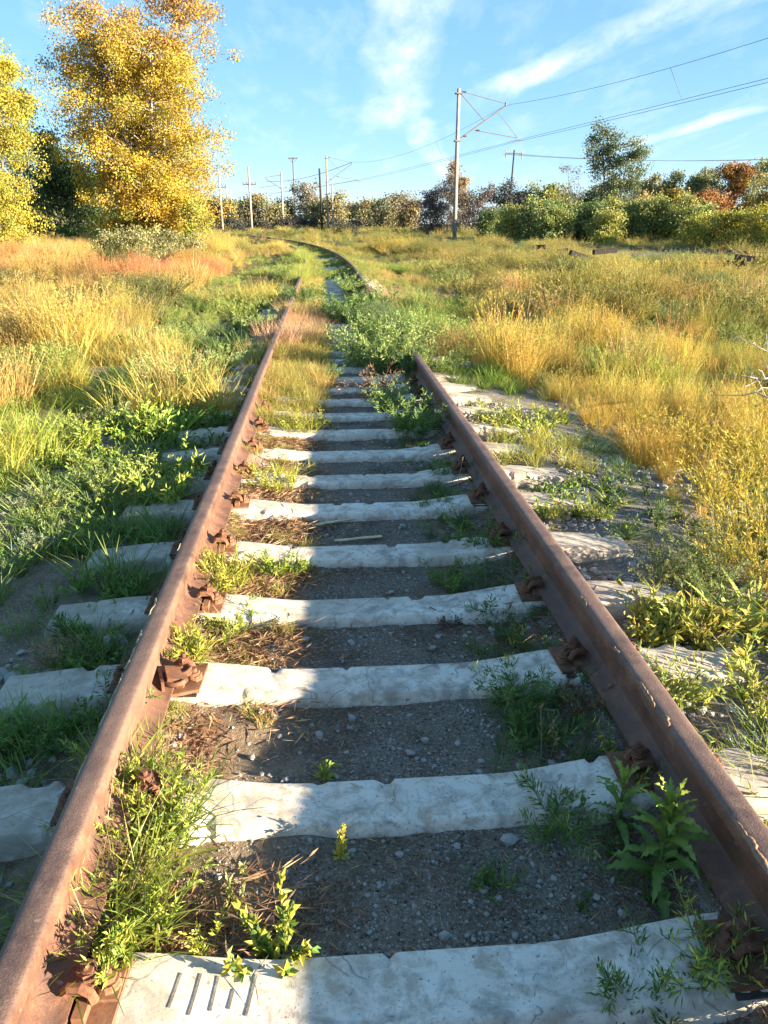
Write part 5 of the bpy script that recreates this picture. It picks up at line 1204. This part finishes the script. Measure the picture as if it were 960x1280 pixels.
def thistle(px, py, h, nleaf, L, lab, seed, lean):
    r = np.random.default_rng(seed); x, y = gpx(px, py, -.02); e = empty('jagged_weed', (x, y, float(gz(x, y)) - .01)); tag(e, lab, 'weed', 'jagged-leaved weeds by the shaded rail')
    b = MB(); k = 6; t = np.linspace(0, 1, k); P = np.stack([lean[0] * t, lean[1] * t, h * t], -1); b.tube(P, np.linspace(.006, .0025, k), 6, (.16, .22, .06)); so_ = link('stem', b.build('stem', True, (M_PLANT,)), e); so_['tint'] = (1., 1., 1.)
    for q in range(nleaf):
        f = (q + .5) / nleaf; p = np.array([np.interp(f ** .8, t, P[:, i]) for i in range(3)]); l = L * (1.1 - .55 * f) * r.uniform(.85, 1.15)
        col = np.array((.13, .23, .045)) * (1 - f) + np.array((.30, .36, .05)) * f
        o = link('leaf', jag_leaf(r, l, l * .25, r.uniform(1.2, 1.9) * (1 - .5 * f), col * .85), e, tuple(p), (r.uniform(-.3, .3), -(.15 + .95 * f) + r.uniform(-.15, .15), q * 2.4 + r.uniform(-.3, .3))); o['tint'] = (1., 1., 1.)
thistle(818, 1105, .22, 32, .15, 'biggest jagged-leaved green weed, rising against the shaded rail', 1, (.05, .06))
thistle(770, 1035, .16, 16, .11, 'smaller jagged-leaved weed on the second sleeper end', 2, (.02, .03))
thistle(840, 905, .12, 9, .08, 'low broad-leaved weed on the sunlit outer side of the rail', 3, (.02, .0))
# ---------------------------------------------------------------- odds and ends
def stick(name, label, cat, px0, py0, px1, py1, z, r0, r1, mat, flat=.5, n=6):
    z = float(max(gz(*gpx(px0, py0, z)), gz(*gpx(px1, py1, z)), gz(*gpx((px0 + px1) / 2, (py0 + py1) / 2, z)))) + r0 * flat * .8
    a = Vector((*gpx(px0, py0, z), z)); c = Vector((*gpx(px1, py1, z), z)); b = MB()
    P = [a.lerp(c, f) + Vector((0, random.uniform(-.003, .003), 0)) for f in np.linspace(0, 1, 7)]; rr = np.linspace(r0, r1, 7) * np.random.default_rng(int(px0)).uniform(.8, 1.15, 7)
    b.tube([tuple(p) for p in P], rr, n); me = b.build(name, False, (mat,)); V = np.zeros(len(me.vertices) * 3, np.float32); me.vertices.foreach_get('co', V); V = V.reshape(-1, 3); V[:, 2] = z + (V[:, 2] - z) * flat; me.vertices.foreach_set('co', V.ravel())
    return tag(link(name, me), label, cat)
stick('wood_stick', 'pale split wood stick with a dark bark edge, the longer of two in the cinder', 'stick', 382, 658, 442, 648, -.008, .014, .010, M_WOOD)
stick('wood_stick', 'pale clean split wood stick lying closest to the fifth sleeper', 'stick', 418, 676, 477, 670, -.010, .012, .011, M_WOOD)
for k, (x, y, s, lab) in enumerate(((637, 1047, .026, 'single grey stone by the edge of the second sleeper'), (615, 785, .02, 'small pale stone in the shaded cinder by the fourth sleeper'), (587, 787, .014, 'tiny pale stone beside the fourth sleeper'), (20, 1000, .03, 'grey stone outside the sunlit rail'), (408, 665, .016, 'pale stone at the shadow edge near the wood sticks'))):
    p = gpx(x, y, -.02); o = link('stone', p_stone(700 + k).build('stone', False, (M_STONE,)), loc=(*p, float(gz(*p)) + s * .4), rot=(.3, .2, k), scale=s * 2); tag(o, lab, 'stone', 'single stones by the track')
# fallen bleached branches at the right edge, dark heaps further back
def branch(label, pts, r0, mat=M_DEADWOOD):
    e = empty('dead_branch', pts[0]); tag(e, label, 'branch', 'bleached dead branches in the right-hand field'); b = MB(); P = np.array(pts) - np.array(pts[0]); k = 12
    t = np.linspace(0, 1, len(P)); Q = np.stack([np.interp(np.linspace(0, 1, k), t, P[:, i]) for i in range(3)], -1); Q += np.cumsum(np.random.default_rng(int(abs(pts[0][1]) * 100)).normal(0, .012, (k, 3)), 0); b.tube(Q, np.linspace(r0, r0 * .25, k), 6); link('limb', b.build('limb', True, (mat,)), e)
    for j in range(5):
        q = Q[3 + j]; d = np.random.default_rng(j + int(pts[0][0] * 10)).normal(0, 1, 3); d[2] = abs(d[2]); d *= .22 / np.linalg.norm(d); bb = MB(); bb.tube([q, q + d * .5 + [0, 0, .02], q + d], [r0 * .4, r0 * .28, .003], 5); link('twig', bb.build('twig', True, (mat,)), e)
def P3(px, py, z): return (*gpx(px, py, z), z)
branch('bleached branch with forked twigs poking out of the grass', [P3(985, 478, .30), P3(950, 480, .42), P3(915, 486, .38)], .010)
branch('thin bleached branch bent upward above the green weeds', [P3(985, 450, .32), P3(945, 440, .42), P3(912, 428, .46)], .008)
branch('low bleached branch lying just below the forked one', [P3(990, 520, .3), P3(940, 488, .36), P3(890, 486, .34)], .008)
def heap(px, py, z, label, n, sx, seed, mat, nm, cat):
    r = np.random.default_rng(seed); c = np.array(P3(px, py, z)); e = empty(nm, tuple(c)); tag(e, label, cat, None)
    for k in range(n):
        b = MB(); L = r.uniform(.5, 1.1) * sx; M = Matrix.Translation((r.normal(0, sx * .5), r.normal(0, .3), r.uniform(0, .3))) @ Matrix.Rotation(r.uniform(-.8, .8), 4, 'Z') @ Matrix.Rotation(r.normal(0, .25), 4, 'Y'); b.box((-L / 2, -.11, -.09), (L / 2, .11, .09), M); link('timber', b.build('timber', False, (mat,)), e)
heap(920, 335, .25, 'dark heap of old tarred timbers in the dry field', 5, .7, 1, M_TAR, 'timber_heap', 'timber heap')
heap(738, 321, .35, 'single dark timber lying before the ballast strip', 2, 1.5, 2, M_TAR, 'timber_heap', 'timber heap')
heap(706, 314, .40, 'short dark timber near the lone mast side of the ballast strip', 2, .8, 3, M_TAR, 'timber_heap', 'timber heap')
# twisted rusty bracket at the third sleeper
def bracket():
    x, y = gpx(222, 860, .05); e = empty('rusty_bracket', (x, y, .045), .3); tag(e, 'large twisted rusty bracket on the sleeper by the sunlit rail', 'bracket')
    b = MB(); b.box((-.055, -.045, 0), (.065, .045, .012)); b.box((-.055, -.05, .01), (-.045, .05, .07)); b.box((-.05, -.045, .055), (.02, .045, .066), Matrix.Rotation(.25, 4, 'Y')); link('plate', b.build('plate', False, (M_RUST,)), e)
    b = MB(); th = np.linspace(0, 5.2, 16); b.tube(np.stack([.05 * np.cos(th), .062 * np.sin(th), .03 + .006 * th], -1), .009, 6); link('coil', b.build('coil', True, (M_RUST,)), e)
    b = MB(); ring(b, (.03, .02, .05), .022, .007); ring(b, (.03, .02, .06), .022, .007, tilt=.3); link('washer', b.build('washer', True, (M_RUST,)), e)
bracket()
